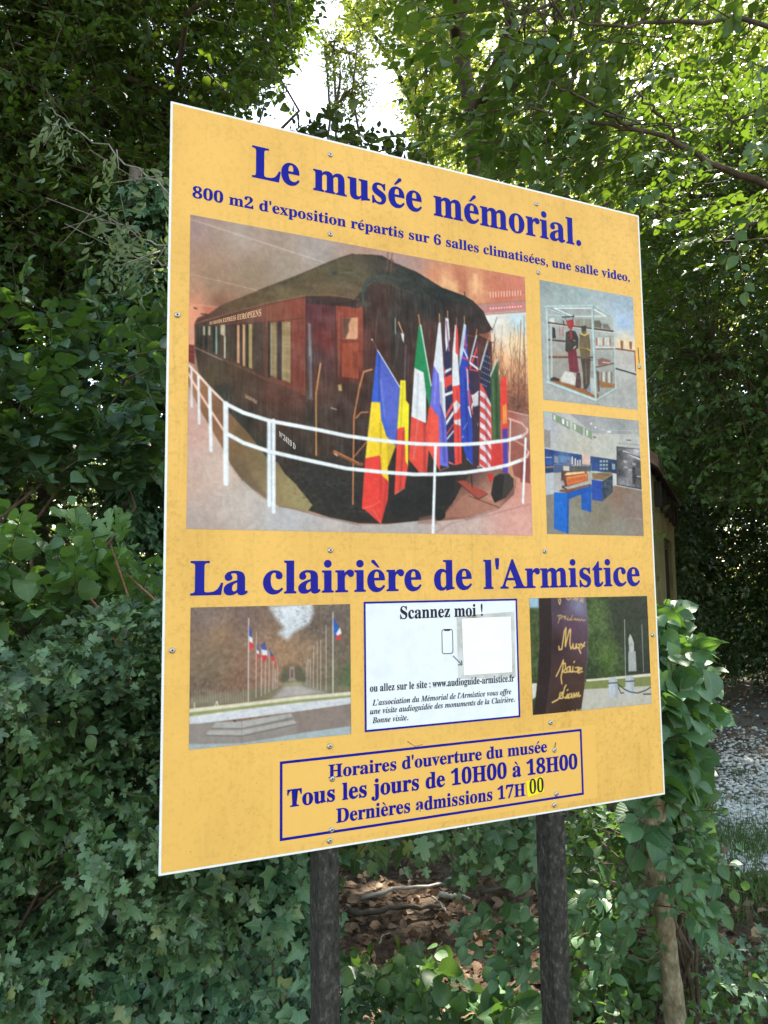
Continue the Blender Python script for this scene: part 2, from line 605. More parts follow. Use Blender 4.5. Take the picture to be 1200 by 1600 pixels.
# ------------------------------------------------------------------ ground, path, litter
M_greytwig = noise_mat('grey_twig', [(0.3, (0.11, 0.095, 0.075)), (0.7, (0.24, 0.21, 0.17))], 30, 3, 0.8, 0)
M_soil = noise_mat('soil', [(0.28, (0.035, 0.024, 0.016)), (0.5, (0.085, 0.058, 0.038)), (0.72, (0.17, 0.125, 0.085))], 14, 10, 0.95, 1.0, bscale=45, spec=0.15, dist=0.03)
M_gravel_bed = noise_mat('gravel_bed', [(0.3, (0.09, 0.08, 0.065)), (0.6, (0.22, 0.20, 0.17)), (0.8, (0.34, 0.32, 0.29))], 40, 8, 0.95, 1.0, bscale=90, spec=0.15, dist=0.02)
M_pebble = leaf_mat('pebble', (0.44, 0.42, 0.375), (0.80, 0.77, 0.70), (0, 0, 0), 0.0, 0.8, 0.2)
M_stone = noise_mat('stone', [(0.3, (0.10, 0.10, 0.09)), (0.6, (0.22, 0.21, 0.19)), (0.8, (0.32, 0.31, 0.28))], 12, 9, 0.9, 0.8)


def gz(x, y):
    """height of the ground"""
    x, y = np.asarray(x, float), np.asarray(y, float)
    q = np.stack([x, y, 0 * x], -1)
    return (vnoise(q, 1.7, 1) - 0.5) * 0.10 + (vnoise(q, 0.45, 2) - 0.5) * 0.05


rad = np.concatenate([np.linspace(0.0, 14, 90), np.geomspace(15, 600, 40)])
ang = np.arange(160) / 160 * 2 * math.pi
RR, AA = np.meshgrid(rad, ang, indexing='ij')
GX, GY = CAM[0] + 1.5 + RR * np.cos(AA), CAM[1] + 3 + RR * np.sin(AA)
GZ = gz(GX, GY)
i, j = np.meshgrid(np.arange(len(rad) - 1), np.arange(160), indexing='ij')
k = (j + 1) % 160
gnd = mesh('ground', np.stack([GX, GY, GZ], -1), np.stack([i * 160 + j, (i + 1) * 160 + j, (i + 1) * 160 + k, i * 160 + k], -1).reshape(-1, 4), M_soil)
tag(gnd, kind='structure')

pl = [(1092, 1345), (1112, 1285), (1104, 1240), (1122, 1195), (1100, 1140), (1096, 1100), (1112, 1070), (1150, 1052)]
left = onground(np.array([p[0] for p in pl]), np.array([p[1] for p in pl]))[:, :2]
far = left[-1] + np.array([6.0, 6.5])
right = left + (RIGHT[:2] * 3.4)
right = np.vstack([right, far + RIGHT[:2] * 3.4])
left = np.vstack([left, far])
near = left[0] - FWD[:2] * 1.0 + RIGHT[:2] * 0.6
left = np.vstack([near, left])
right = np.vstack([near + RIGHT[:2] * 3.4, right])
nn = 14
PV, PF = [], []
lt = np.interp(np.linspace(0, len(left) - 1, 60), np.arange(len(left)), left[:, 0]), np.interp(np.linspace(0, len(left) - 1, 60), np.arange(len(left)), left[:, 1])
rt_ = np.interp(np.linspace(0, len(left) - 1, 60), np.arange(len(left)), right[:, 0]), np.interp(np.linspace(0, len(left) - 1, 60), np.arange(len(left)), right[:, 1])
u = np.linspace(0, 1, nn)
PX = lt[0][:, None] * (1 - u) + rt_[0][:, None] * u
PY = lt[1][:, None] * (1 - u) + rt_[1][:, None] * u
PX[:, 0] += rng.normal(0, 0.03, 60)
PY[:, 0] += rng.normal(0, 0.03, 60)
PZ = gz(PX, PY) + 0.012
i, j = np.meshgrid(np.arange(59), np.arange(nn - 1), indexing='ij')
path = mesh('gravel_path', np.stack([PX, PY, PZ], -1), np.stack([i * nn + j, i * nn + j + 1, (i + 1) * nn + j + 1, (i + 1) * nn + j], -1).reshape(-1, 4), M_gravel_bed)
tag(path, kind='structure')


def stones(P, S, seed, flat=0.6):
    """irregular low pebbles"""
    r = np.random.default_rng(seed)
    t = (1 + 5 ** 0.5) / 2
    V = norm(np.array([(-1, t, 0), (1, t, 0), (-1, -t, 0), (1, -t, 0), (0, -1, t), (0, 1, t), (0, -1, -t), (0, 1, -t), (t, 0, -1), (t, 0, 1), (-t, 0, -1), (-t, 0, 1)], float))
    F = np.array([(0, 11, 5), (0, 5, 1), (0, 1, 7), (0, 7, 10), (0, 10, 11), (1, 5, 9), (5, 11, 4), (11, 10, 2), (10, 7, 6), (7, 1, 8), (3, 9, 4), (3, 4, 2), (3, 2, 6), (3, 6, 8), (3, 8, 9), (4, 9, 5), (2, 4, 11), (6, 2, 10), (8, 6, 7), (9, 8, 1)])
    n = len(P)
    W = V[None] * r.uniform(0.7, 1.25, (n, 12, 1)) * np.stack([r.uniform(0.7, 1.3, n), r.uniform(0.7, 1.3, n), np.full(n, flat)], -1)[:, None]
    a = r.uniform(0, 6.28, n)
    c, s_ = np.cos(a)[:, None], np.sin(a)[:, None]
    W = np.stack([W[..., 0] * c - W[..., 1] * s_, W[..., 0] * s_ + W[..., 1] * c, W[..., 2]], -1) * S[:, None, None] + P[:, None]
    return W.reshape(-1, 3), (F[None] + (np.arange(n) * 12)[:, None, None]).reshape(-1, 3), np.repeat(r.random(n), 12)


def onpath(n, tmax, seed):
    r = np.random.default_rng(seed)
    t = r.random(n) ** 1.3 * tmax
    v = r.random(n) * 0.75
    a = np.stack([np.interp(t * 59, np.arange(60), lt[0]), np.interp(t * 59, np.arange(60), lt[1])], -1)
    b = np.stack([np.interp(t * 59, np.arange(60), rt_[0]), np.interp(t * 59, np.arange(60), rt_[1])], -1)
    q = a * (1 - v[:, None]) + b * v[:, None] + r.normal(0, 0.06, (n, 2))
    return np.concatenate([q, gz(q[:, 0], q[:, 1])[:, None] + 0.014], -1)


q = onpath(22000, 0.86, 3)
dd = (q - CAM) @ FWD
keep = (dd < 6.8) | (np.random.default_rng(1).random(len(q)) < np.clip(1 - (dd - 6.8) / 1.8, 0.05, 1))
q, dd = q[keep], dd[keep]
V, F, r_ = stones(q, rng.uniform(0.007, 0.017, len(q)) * (1 + 0.04 * dd), 4)
tag(mesh('gravel', V, F, M_pebble, rnd=r_, smooth=False), 'white and grey gravel covering the path', 'gravel', kind='stuff')

# dead leaves lying about
n = 21000
px, py = rng.uniform(-350, 1450, n), 916 + 1205 * 1.6 / rng.uniform(2.3, 12, n) ** 1.0
q = onground(px, py)
q[:, 2] = gz(q[:, 0], q[:, 1]) + rng.uniform(0.004, 0.035, n)
lx = np.interp(q[:, 1], lt[1], lt[0])
off_ = (q[:, 0] > lx + 0.05) & ((q - CAM) @ FWD < 7.0) & (rng.random(n) < 0.94)
q = q[~off_]
n = len(q)
a = rng.uniform(0, 6.28, n)
A_ = np.stack([np.cos(a), np.sin(a), rng.normal(0, 0.35, n)], -1)
la = leaves('mid', q, A_, up_normals(n, 0.5), rng.uniform(0.035, 0.075, n), 0.5)
tag(mesh('leaf_litter', la[0], la[1], G_litter, None, la[2], la[3]), 'brown dead leaves strewn over the ground', 'leaf litter', kind='stuff')

STICKS = [('long pale bent stick lying across the leaf litter', [(565, 1425), (620, 1413), (680, 1408), (705, 1396), (738, 1384)], 0.011, M_deadtwig),
          ('thick dark branch lying on the leaf litter between the posts', [(540, 1446), (580, 1455), (630, 1452), (688, 1444)], 0.017, M_bark),
          ('short whitish broken stick in a patch of sun', [(690, 1433), (712, 1436), (735, 1438)], 0.014, M_deadtwig),
          ('dark straight stick lying towards the far post', [(752, 1428), (790, 1415), (840, 1402)], 0.012, M_bark),
          ('thin stick standing askew in the litter', [(676, 1429), (690, 1441), (700, 1456)], 0.006, M_deadtwig),
          ('crooked pale twig lying beside the young trunk', [(990, 1585), (996, 1558), (1008, 1552), (1022, 1572), (1060, 1576)], 0.008, M_deadtwig),
          ('curled bare twig poking up in front of the litter', [(593, 1500), (598, 1486), (610, 1481)], 0.004, M_deadtwig),
          ('thin pale stick lying far off on the shaded path edge', [(1098, 1066), (1110, 1068), (1124, 1065)], 0.014, M_deadtwig)]
for lab, pts, r0, mt in STICKS:
    P = np.array([onground(*map(np.array, p_)) for p_ in pts])
    P[:, 2] = gz(P[:, 0], P[:, 1]) + r0 + 0.02 + 0.03 * rng.random(len(P))
    t = np.linspace(0, 1, len(P))
    tt = np.linspace(0, 1, 14)
    P = np.stack([np.interp(tt, t, P[:, c]) for c in range(3)], -1) + rng.normal(0, r0 * 0.35, (14, 3))
    mb = MB()
    mb.tube(P, r0 * (1 - 0.5 * tt), 7)
    tag(mb.build('fallen_stick', mt, None, True), lab, 'stick', 'sticks on the ground')

for lab, p_, s_, sd in (('grey rounded stone at the path edge beside the shrub', (1119, 1128), 0.15, 1), ('smaller grey stone lower down at the path edge', (1114, 1150), 0.13, 5)):
    g_ = onground(*map(np.array, p_))
    bm_V, bm_F, _ = stones(np.array([g_]), np.array([s_]), sd, 0.7)
    o = mesh('stone', bm_V, bm_F, M_stone)
    o.modifiers.new('rounding', 'SUBSURF').levels = 2
    o.modifiers[0].render_levels = 2
    tag(o, lab, 'stone', 'stones by the path')

# grass
V, F, R = [], [], []
cent = []
for (x, y, w, m_) in ((1155, 1215, 12, 50), (1125, 1252, 26, 120), (1165, 1312, 60, 900), (1190, 1335, 50, 700), (1185, 1400, 45, 800), (1110, 1320, 24, 120), (1198, 1245, 10, 30), (1140, 1350, 40, 120), (1190, 1440, 40, 120)):
    gx, gy = rng.normal(x, w, m_), rng.normal(y, w * 0.28, m_)
    cent.append(onground(gx, np.maximum(gy, 1000)))
cent = np.concatenate(cent)
n = len(cent)
cent[:, 2] = gz(cent[:, 0], cent[:, 1])
a = rng.uniform(0, 6.28, n)
h = rng.uniform(0.03, 0.11, n)
lean = rng.uniform(0.1, 0.7, n) * h
dirv = np.stack([np.cos(a), np.sin(a), 0 * a], -1)
sidev = np.stack([-np.sin(a), np.cos(a), 0 * a], -1)
P = []
for t_, w_ in ((0, 1), (0.5, 0.8), (0.8, 0.5)):
    c = cent + dirv * (lean * 1.4 * t_ ** 2)[:, None] + np.array([0, 0, 1]) * (h * t_)[:, None]
    P += [c - sidev * 0.0025 * w_, c + sidev * 0.0025 * w_]
P.append(cent + dirv * lean[:, None] + np.array([0, 0, 1]) * (h * 0.97)[:, None])
V = np.stack(P, 1)
F = np.array([(0, 1, 3), (0, 3, 2), (2, 3, 5), (2, 5, 4), (4, 5, 6)])[None] + (np.arange(n) * 7)[:, None, None]
tag(mesh('grass', V.reshape(-1, 3), F.reshape(-1, 3), G_grass, None, None, np.repeat(rng.random(n), 7)), 'thin tufts of green grass along the gravel path', 'grass', kind='stuff')

# ------------------------------------------------------------------ hut half hidden behind the sign
M_plaster = noise_mat('ochre_plaster', [(0.3, (0.075, 0.068, 0.026)), (0.55, (0.13, 0.115, 0.048)), (0.8, (0.18, 0.16, 0.075))], 4, 9, 0.9, 0.2)
M_tile = noise_mat('old_tile', [(0.3, (0.06, 0.04, 0.03)), (0.7, (0.17, 0.10, 0.075))], 10, 6, 0.9, 0.6)
M_green = noise_mat('green_paint', [(0.3, (0.012, 0.035, 0.020)), (0.7, (0.025, 0.06, 0.035))], 8, 5, 0.6, 0.1)
M_beam = noise_mat('dark_beam', [(0.3, (0.012, 0.010, 0.008)), (0.7, (0.04, 0.032, 0.025))], 10, 5, 0.8, 0.3)
cn = onground(np.array(1058.0), np.array(1117.0))
c_far = at(1057, 916, 8.0)
c_near = at(1010, 916, 4.9)
ax = norm((c_far - c_near) * [1, 1, 0])
far_c = np.array([c_far[0], c_far[1], 0])
ln = 2.7
perp = np.array([-ax[1], ax[0], 0])          # away from the path
if perp @ RIGHT > 0: perp = -perp
hut = empty('garden_hut', far_c - ax * ln / 2 + perp * 0.65, 'small ochre hut with an ivy covered roof, mostly hidden behind the sign', 'hut')
EAVE = 2.42


def hv(u, v, z):
    """u along the wall back from the far corner, v into the hut"""
    return far_c - ax * u + perp * v + np.array([0, 0, z])


mb = MB()


def hbox(mb, u0, u1, v0, v1, z0_, z1_):
    V = np.array([hv(u, v, z) for u in (u0, u1) for v in (v0, v1) for z in (z0_, z1_)])
    Q = [(0, 1, 3, 2), (4, 6, 7, 5), (0, 4, 5, 1), (2, 3, 7, 6), (0, 2, 6, 4), (1, 5, 7, 3)]
    mb.add(V, [t for q in Q for t in ((q[0], q[1], q[2]), (q[0], q[2], q[3]))])


D0, D1, DT = 0.55, 1.55, 2.0                 # door opening in the wall
hbox(mb, 0, D0, 0, 0.2, -0.2, EAVE)
hbox(mb, D1, ln, 0, 0.2, -0.2, EAVE)
hbox(mb, D0, D1, 0, 0.2, DT, EAVE)
hbox(mb, 0, 0.2, 0.2, 1.3, -0.2, EAVE)
hbox(mb, ln - 0.2, ln, 0.2, 1.3, -0.2, EAVE)
hbox(mb, 0.2, ln - 0.2, 1.1, 1.3, -0.2, EAVE)
for u0 in (0, ln - 0.2):
    V = [hv(u0, 0, EAVE), hv(u0, 1.3, EAVE), hv(u0, 0.65, EAVE + 0.5), hv(u0 + 0.2, 0, EAVE), hv(u0 + 0.2, 1.3, EAVE), hv(u0 + 0.2, 0.65, EAVE + 0.5)]
    mb.add(V, [(0, 1, 2), (3, 5, 4), (0, 3, 4), (0, 4, 1), (1, 4, 5), (1, 5, 2), (2, 5, 3), (2, 3, 0)])
mb.build('wall', M_plaster, hut)
mb = MB()
for sgn in (0, 1):
    v0, v1 = (-0.07, 0.65) if sgn == 0 else (1.37, 0.65)
    zl, zh = EAVE - 0.01, EAVE + 0.56
    V = [hv(-0.2, v0, zl), hv(ln + 0.2, v0, zl), hv(ln + 0.2, v1, zh), hv(-0.2, v1, zh), hv(-0.2, v0, zl + 0.09), hv(ln + 0.2, v0, zl + 0.09), hv(ln + 0.2, v1, zh + 0.09), hv(-0.2, v1, zh + 0.09)]
    mb.add(V, [(0, 1, 2), (0, 2, 3), (4, 6, 5), (4, 7, 6), (0, 4, 5), (0, 5, 1), (1, 5, 6), (1, 6, 2), (2, 6, 7), (2, 7, 3), (3, 7, 4), (3, 4, 0)])
mb.build('roof', M_tile, hut)
for k in range(5):
    mb = MB()
    u0 = 0.15 + k * 0.55
    hbox(mb, u0, u0 + 0.08, -0.05, -0.003, EAVE - 0.24, EAVE - 0.05)
    mb.build('rafter_end', M_beam, hut)
mb = MB()
hbox(mb, D0 + 0.06, D1 - 0.06, 0.06, 0.10, 0.0, DT - 0.06)
dr = mb.build('door', M_green, hut)
mb = MB()
hbox(mb, D0, D0 + 0.06, 0.03, 0.14, -0.1, DT)
hbox(mb, D1 - 0.06, D1, 0.03, 0.14, -0.1, DT)
hbox(mb, D0 + 0.06, D1 - 0.06, 0.03, 0.14, DT - 0.06, DT)
mb.build('door_frame', M_beam, hut)
mb = MB()
mb.tube([hv(D0 + 0.16, 0.06, 1.0), hv(D0 + 0.16, 0.01, 1.0), hv(D0 + 0.26, 0.005, 1.0)], 0.012, 6)
mb.build('handle', M_steel0 if 'M_steel0' in globals() else M_beam, dr)
# ivy on its roof
n = 900
u_ = rng.uniform(-0.2, ln + 0.2, n)
v_ = np.abs(rng.normal(0, 0.45, n)) - 0.1
P = np.array([hv(a, b, EAVE + 0.08 + (b + 0.07) * 0.8 + 0.05) for a, b in zip(u_, v_)])
D = norm(-perp * 0.6 + rng.normal(0, 0.6, (n, 3)) + [0, 0, 0.1])
plant('ivy', 'ivy trailing over the roof edge of the ochre hut', 'ivy', far_c + [0, 0, EAVE], P, D, up_normals(n, 0.5), rng.uniform(0.1, 0.22, n), 8, 0.06, 'ivy', G_ovate, droop=0.5)

# ------------------------------------------------------------------ trees behind
Q_ = 1.0


def N_(n): return max(8, int(n * Q_))


def poleat(px, d, z=0.0):
    q = at(px, 916, d)
    return np.array([q[0], q[1], z])


# dark broad crown filling the upper left
P = volume([(-560, -640), (250, -640), (420, -420), (478, -60), (480, 50), (440, 110), (372, 170), (392, 222), (500, 250), (560, 275), (540, 330), (260, 430), (240, 540), (100, 490), (-100, 520), (-560, 560)],
           4.8, 8.8, N_(34000), 0.30, 0.7, 1)
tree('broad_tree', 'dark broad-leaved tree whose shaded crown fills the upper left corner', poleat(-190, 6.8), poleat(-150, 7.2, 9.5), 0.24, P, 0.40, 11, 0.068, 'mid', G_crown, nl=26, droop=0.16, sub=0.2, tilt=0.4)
# lower edge sprays against the sky just above the board
P = volume([(400, 150), (440, 60), (470, 140), (440, 190), (520, 180), (640, 225), (660, 262), (560, 300), (380, 260)], 3.6, 4.6, N_(110), 0.0)
tree('hornbeam', 'dark leafy sprays of a hornbeam silhouetted against the sky just above the board', poleat(330, 4.6), poleat(420, 4.2, 3.4), 0.06, P, 0.30, 10, 0.065, 'ovate', G_dark, nl=9, droop=0.2, lr=0.3)
# overhead crown out of view, added to shade the place
P = volume([(480, -520), (560, -190), (690, -170), (1000, -160), (1000, -900), (300, -900)], 6.0, 10.0, N_(2600), 0.40, 1.1, 2)
tree('shade_oak', 'tall tree with a high crown out of view, added to shade the clearing behind the sign', poleat(770, 9.0), poleat(740, 8.6, 10), 0.26, P, 0.5, 11, 0.095, 'mid', G_crown, nl=18, droop=0.25)
# sunlit thin trees in the gap
P = volume([(520, -160), (720, -160), (760, 60), (740, 200), (690, 290), (640, 270), (640, 190), (600, 90), (540, 50)], 11, 15, N_(800), 0.45, 0.8, 4)
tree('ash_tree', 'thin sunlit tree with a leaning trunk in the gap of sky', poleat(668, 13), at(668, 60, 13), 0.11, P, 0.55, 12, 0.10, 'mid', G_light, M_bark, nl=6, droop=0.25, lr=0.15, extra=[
    (np.array([at(np.array(float(a)), np.array(float(b)), 13.0) for a, b in ((668, 330), (663, 250), (657, 190), (640, 152), (618, 105), (597, 72), (573, 40), (548, 8), (520, -40))]), np.linspace(0.055, 0.022, 9)),
    (np.array([at(np.array(float(a)), np.array(float(b)), 13.0) for a, b in ((573, 40), (555, 30), (535, 24))]), np.linspace(0.022, 0.01, 3)),
    (np.array([at(np.array(float(a)), np.array(float(b)), 13.0) for a, b in ((650, 168), (680, 168), (700, 172))]), np.linspace(0.03, 0.012, 3))])
P = volume([(620, -120), (720, -120), (700, 120), (690, 300), (640, 300), (625, 100)], 13, 16, N_(240), 0.44, 0.9, 9)
tree('ash_tree', 'slim upright pale trunk with yellow-green leaves behind the leaning one', poleat(672, 15), at(645, -60, 15), 0.10, P, 0.5, 12, 0.11, 'mid', G_light, M_smooth, nl=8, lr=0.3)
for k, (a, b, lab) in enumerate((((530, 214), (508, 70), 'leftmost bare grey stem with few leaves in the gap of sky'), ((542, 214), (520, 78), 'middle bare grey stem with few leaves in the gap of sky'), ((544, 205), (560, 60), 'right bare grey stem forking in the gap of sky'))):
    P = volume([(495, 40), (575, 30), (585, 120), (570, 200), (520, 180)], 9.6, 10.4, N_(60), 0.0)
    b0 = at(a[0], a[1], 10)
    root = [b0[0], b0[1], 0]
    tree('young_ash', lab, root, at(b[0], b[1], 10), 0.05, P, 0.28, 12, 0.07, 'slim', G_light, M_smooth, nl=5, lr=0.5, group='bare young stems', sub=0.2)
# bright trees beyond on the right
P = volume([(660, -220), (900, -260), (1500, -260), (1500, 520), (1020, 520), (930, 420), (820, 330), (680, 300), (700, 150)], 11.5, 16.5, N_(8000), 0.38, 1.6, 5)
tree('lime_tree', 'sunlit bright green tree beyond the overhanging beech branches', poleat(1000, 13.5), poleat(960, 13.5, 14), 0.22, P, 0.75, 11, 0.115, 'far', G_light, M_bark, nl=26, up=0.05, twigs=False)
for k, (x, x2, lab) in enumerate(((853, 845, 'thin pale trunk rising behind the right end of the title'), (892, 900, 'second thin pale trunk right of the first'), (846, 838, 'slim pale trunk high above the board'))):
    P = volume([(x - 60, -120), (x + 60, -120), (x + 50, 120), (x - 50, 120)], 9.8 + k * 0.4, 10.6 + k * 0.4, N_(60), 0.0)
    tree('birch', lab, poleat(x, 10.2 + k * 0.4), at(x2, -140, 10.2 + k * 0.4), 0.055, P, 0.35, 9, 0.07, 'far', G_light, M_pale, nl=5, lr=0.4, group='pale thin trunks')
# hornbeams at the right with light coming through
P = volume([(950, 170), (1500, 60), (1560, 760), (1120, 780), (1010, 660), (980, 420)], 5.2, 8.4, N_(7500), 0.37, 0.9, 6)
tree('hornbeam', 'hornbeam with layered sprays at the right, light sparkling through', poleat(1330, 6.6), poleat(1300, 6.8, 6.5), 0.15, P, 0.38, 11, 0.062, 'mid', G_beech, nl=24, droop=0.18, tilt=0.28, up=0.0, sub=0.25)
# dark evergreens lower right
P = volume([(1000, 640), (1200, 600), (1700, 560), (1700, 1050), (1075, 1050), (1040, 900)], 9.5, 13.5, N_(15000), 0.26, 0.9, 7)
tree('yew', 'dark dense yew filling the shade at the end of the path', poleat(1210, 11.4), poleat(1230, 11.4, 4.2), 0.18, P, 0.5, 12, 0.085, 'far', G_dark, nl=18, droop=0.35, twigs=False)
P = volume([(850, 350), (1100, 350), (1120, 980), (850, 980)], 9.0, 12.5, N_(4200), 0.34, 0.9, 8)
tree('yew', 'dark tree directly behind the ochre hut', poleat(1000, 11), poleat(1000, 11, 5.5), 0.16, P, 0.5, 12, 0.09, 'far', G_dark, nl=14, droop=0.3, twigs=False)
# dark tree behind the hedge on the left
P = volume([(-620, 430), (330, 380), (420, 1130), (-620, 1130)], 5.0, 8.8, N_(8500), 0.33, 0.8, 10)
tree('hornbeam', 'dark hornbeam thicket behind the hazel on the left', poleat(60, 7.2), poleat(80, 7.2, 4.2), 0.14, P, 0.42, 12, 0.075, 'mid', G_dark, nl=20, droop=0.3)
# thicket behind the board
P = volume([(330, 500), (1000, 600), (1040, 1240), (900, 1280), (560, 1290), (330, 1335)], 5.4, 7.2, N_(2300), 0.36, 0.8, 11)
P = P[shaded(P)]
plant('thicket', 'dense green undergrowth behind the sign and its posts', 'shrub', poleat(690, 6.0), P, spray_dirs(P, poleat(690, 6.4)), up_normals(len(P), 0.4), np.full(len(P), 0.42), 10, 0.075, 'mid', G_wood, droop=0.3)
# far wood all round
nw = N_(22000)
th = AZ + rng.uniform(-1.5, 1.5, nw)
rr_ = rng.uniform(17, 32, nw)
hz = rng.random(nw) ** 1.5 * 15
gap = np.abs(th - (AZ - 0.065)) < 0.085
hz = np.where(gap, hz * 0.42, hz)
P = np.stack([CAM[0] + np.sin(th) * rr_, CAM[1] + np.cos(th) * rr_, hz], -1)
v = 0.6 * vnoise(P, 2.6, 3) + 0.4 * vnoise(P, 0.9, 4)
P = P[(v > 0.36) & shaded(P)]
la, tw = shoots(P, rng.normal(0, 1, P.shape) + [0, 0, 0.2], up_normals(len(P), 0.5), np.full(len(P), 1.1), 10, 0.27, 'far', 0.3, 0.9, 0.4)
tag(mesh('distant_wood', la[0], la[1], G_wood, None, la[2], la[3]), 'mass of green woodland far behind the clearing', 'woodland', kind='stuff')

# ------------------------------------------------------------------ overhanging beech branches, upper right
P = np.concatenate([volume([(690, -260), (1600, -300), (1600, 440), (1180, 400), (1060, 330), (900, 300), (800, 270), (720, 170), (680, 60)], 2.9, 4.6, N_(820), 0.36, 0.5, 12),
                    volume([(690, 60), (900, 60), (1000, 250), (860, 300), (740, 250)], 3.2, 4.0, N_(70), 0.0)])
base = poleat(1520, 3.9)
root = empty('beech', base, 'beech with long boughs reaching in from the right above the board', 'tree')
mb = MB()
tp, tr_ = limb(base - [0, 0, 0.15], poleat(1480, 3.9, 6.5), 0.16, 0.06, 0, 12, 0.1)
mb.tube(tp, tr_, 12)


def bough(pts, d0, d1, r0, r1):
    t = np.linspace(0, 1, len(pts))
    P_ = np.array([at(np.array(float(a)), np.array(float(b)), d0 + (d1 - d0) * k) for (a, b), k in zip(pts, t)])
    s_ = np.linspace(0, 1, 22)
    P_ = np.stack([np.interp(s_, t, P_[:, c]) for c in range(3)], -1) + rng.normal(0, 0.006, (22, 3))
    mb.tube(P_, r0 + (r1 - r0) * s_, 7)
    return P_


for pts, d0, d1, r0, r1 in (([(1500, 420), (1330, 345), (1200, 290), (1130, 262), (1060, 225), (990, 200), (930, 190), (830, 168)], 3.9, 3.3, 0.022, 0.005),
                            ([(1500, 150), (1300, 70), (1160, 26), (1060, 36), (960, 38), (880, 32)], 3.9, 3.2, 0.016, 0.004),
                            ([(990, 200), (950, 178), (900, 150), (860, 130)], 3.45, 3.2, 0.009, 0.004),
                            ([(1060, 225), (1040, 190), (1010, 160), (985, 130)], 3.55, 3.4, 0.009, 0.004),
                            ([(1142, 240), (1140, 190), (1130, 140), (1118, 100)], 3.6, 3.5, 0.008, 0.003),
                            ([(1350, -100), (1100, -60), (930, -30), (830, 20), (790, 70)], 3.9, 3.5, 0.018, 0.003),
                            ([(1250, 310), (1180, 350), (1120, 380)], 3.8, 3.6, 0.012, 0.005)):
    bough(pts, d0, d1, r0, r1)
n = len(P)
C_ = np.concatenate([v for v in mb.V[1:]])
j = np.array([np.argmin(((C_ - q_) ** 2).sum(1)) for q_ in P])
for q_, c_ in zip(P, C_[j]):
    if np.linalg.norm(q_ - c_) < 0.9 and rng.random() < 0.3:
        m_ = (q_ + c_) / 2 + rng.normal(0, 0.03, 3) + [0, 0, 0.02]
        mb.tube([c_, m_, q_], [0.0045, 0.003, 0.0018], 4, False)
mb.build('trunk', M_bark, root, True)
D = norm((P - C_[j]) * 0.8 - RIGHT * 0.35 + rng.normal(0, 0.35, P.shape) * [1, 1, 0.35])
la, tw = shoots(P, D, up_normals(n, 0.28), rng.uniform(0.22, 0.42, n), 10, 0.066, 'ovate', 0.2, 0.85, 0.28)
mesh('crown', la[0], la[1], G_beech, root, la[2], la[3])
mesh('twigs', tw[0], tw[1], M_twig, root)

# ------------------------------------------------------------------ left: hazel, ivy-clad trunk, dead twigs
P = np.concatenate([volume([(-420, 400), (40, 410), (150, 440), (275, 430), (285, 540), (250, 640), (290, 690), (260, 740), (180, 735), (60, 745), (-420, 750)], 3.3, 4.7, N_(520), 0.42, 0.45, 13),
                    volume([(0, 640), (250, 620), (280, 740), (120, 745), (0, 735)], 3.4, 4.0, N_(60), 0.0)])
st = MB()
for k in range(9):
    b0 = poleat(rng.uniform(-260, 60), rng.uniform(3.9, 4.3))
    p_, r_ = limb(b0, P[rng.integers(len(P))], 0.02, 0.004, 0.1, 10, 0.3)
    st.tube(p_, r_, 6)
plant('hazel', 'large-leaved hazel with layered bluish green leaves left of the board', 'shrub', poleat(-90, 4.1), P, spray_dirs(P, poleat(-90, 4.6, 1.0), 0.0, 0.8, 0.35, 0.4), up_normals(len(P), 0.3, 0.15),
      rng.uniform(0.2, 0.42, len(P)), 8, 0.086, 'hazel', G_hazel, droop=0.22, jit=0.3, stems=st)
# trunk wrapped in ivy
b0 = poleat(186, 4.9)
mb = MB()
tp, tr_ = limb(b0 - [0, 0, 0.1], poleat(200, 4.9, 4.4), 0.06, 0.045, 0, 12, 0.05)
mb.tube(tp, tr_, 12)
root = empty('ivy_clad_tree', b0, 'grey trunk wrapped in dark ivy beside the left edge of the board', 'tree')
mb.build('trunk', M_smooth, root, True)
n = N_(1100)
t_ = rng.uniform(1.2, 4.3, n)
a = rng.uniform(0, 6.28, n)
q = np.stack([np.interp(t_, tp[:, 2], tp[:, 0]), np.interp(t_, tp[:, 2], tp[:, 1]), t_], -1) + RIGHT * 0.12 + np.stack([np.cos(a), np.sin(a), 0 * a], -1) * (rng.uniform(0.06, 0.26, n) * (0.6 + 0.4 * vnoise(np.stack([t_, a, a], -1), 0.3)))[:, None]
la, tw = shoots(q, np.stack([np.cos(a), np.sin(a), -0.4 + 0 * a], -1), np.stack([np.cos(a), np.sin(a), 0.7 + 0 * a], -1), np.full(n, 0.14), 6, 0.062, 'ivy', 0.4)
mesh('ivy', la[0], la[1], G_ivy, root, la[2], la[3])
mesh('ivy_stems', tw[0], tw[1], M_twig, root)


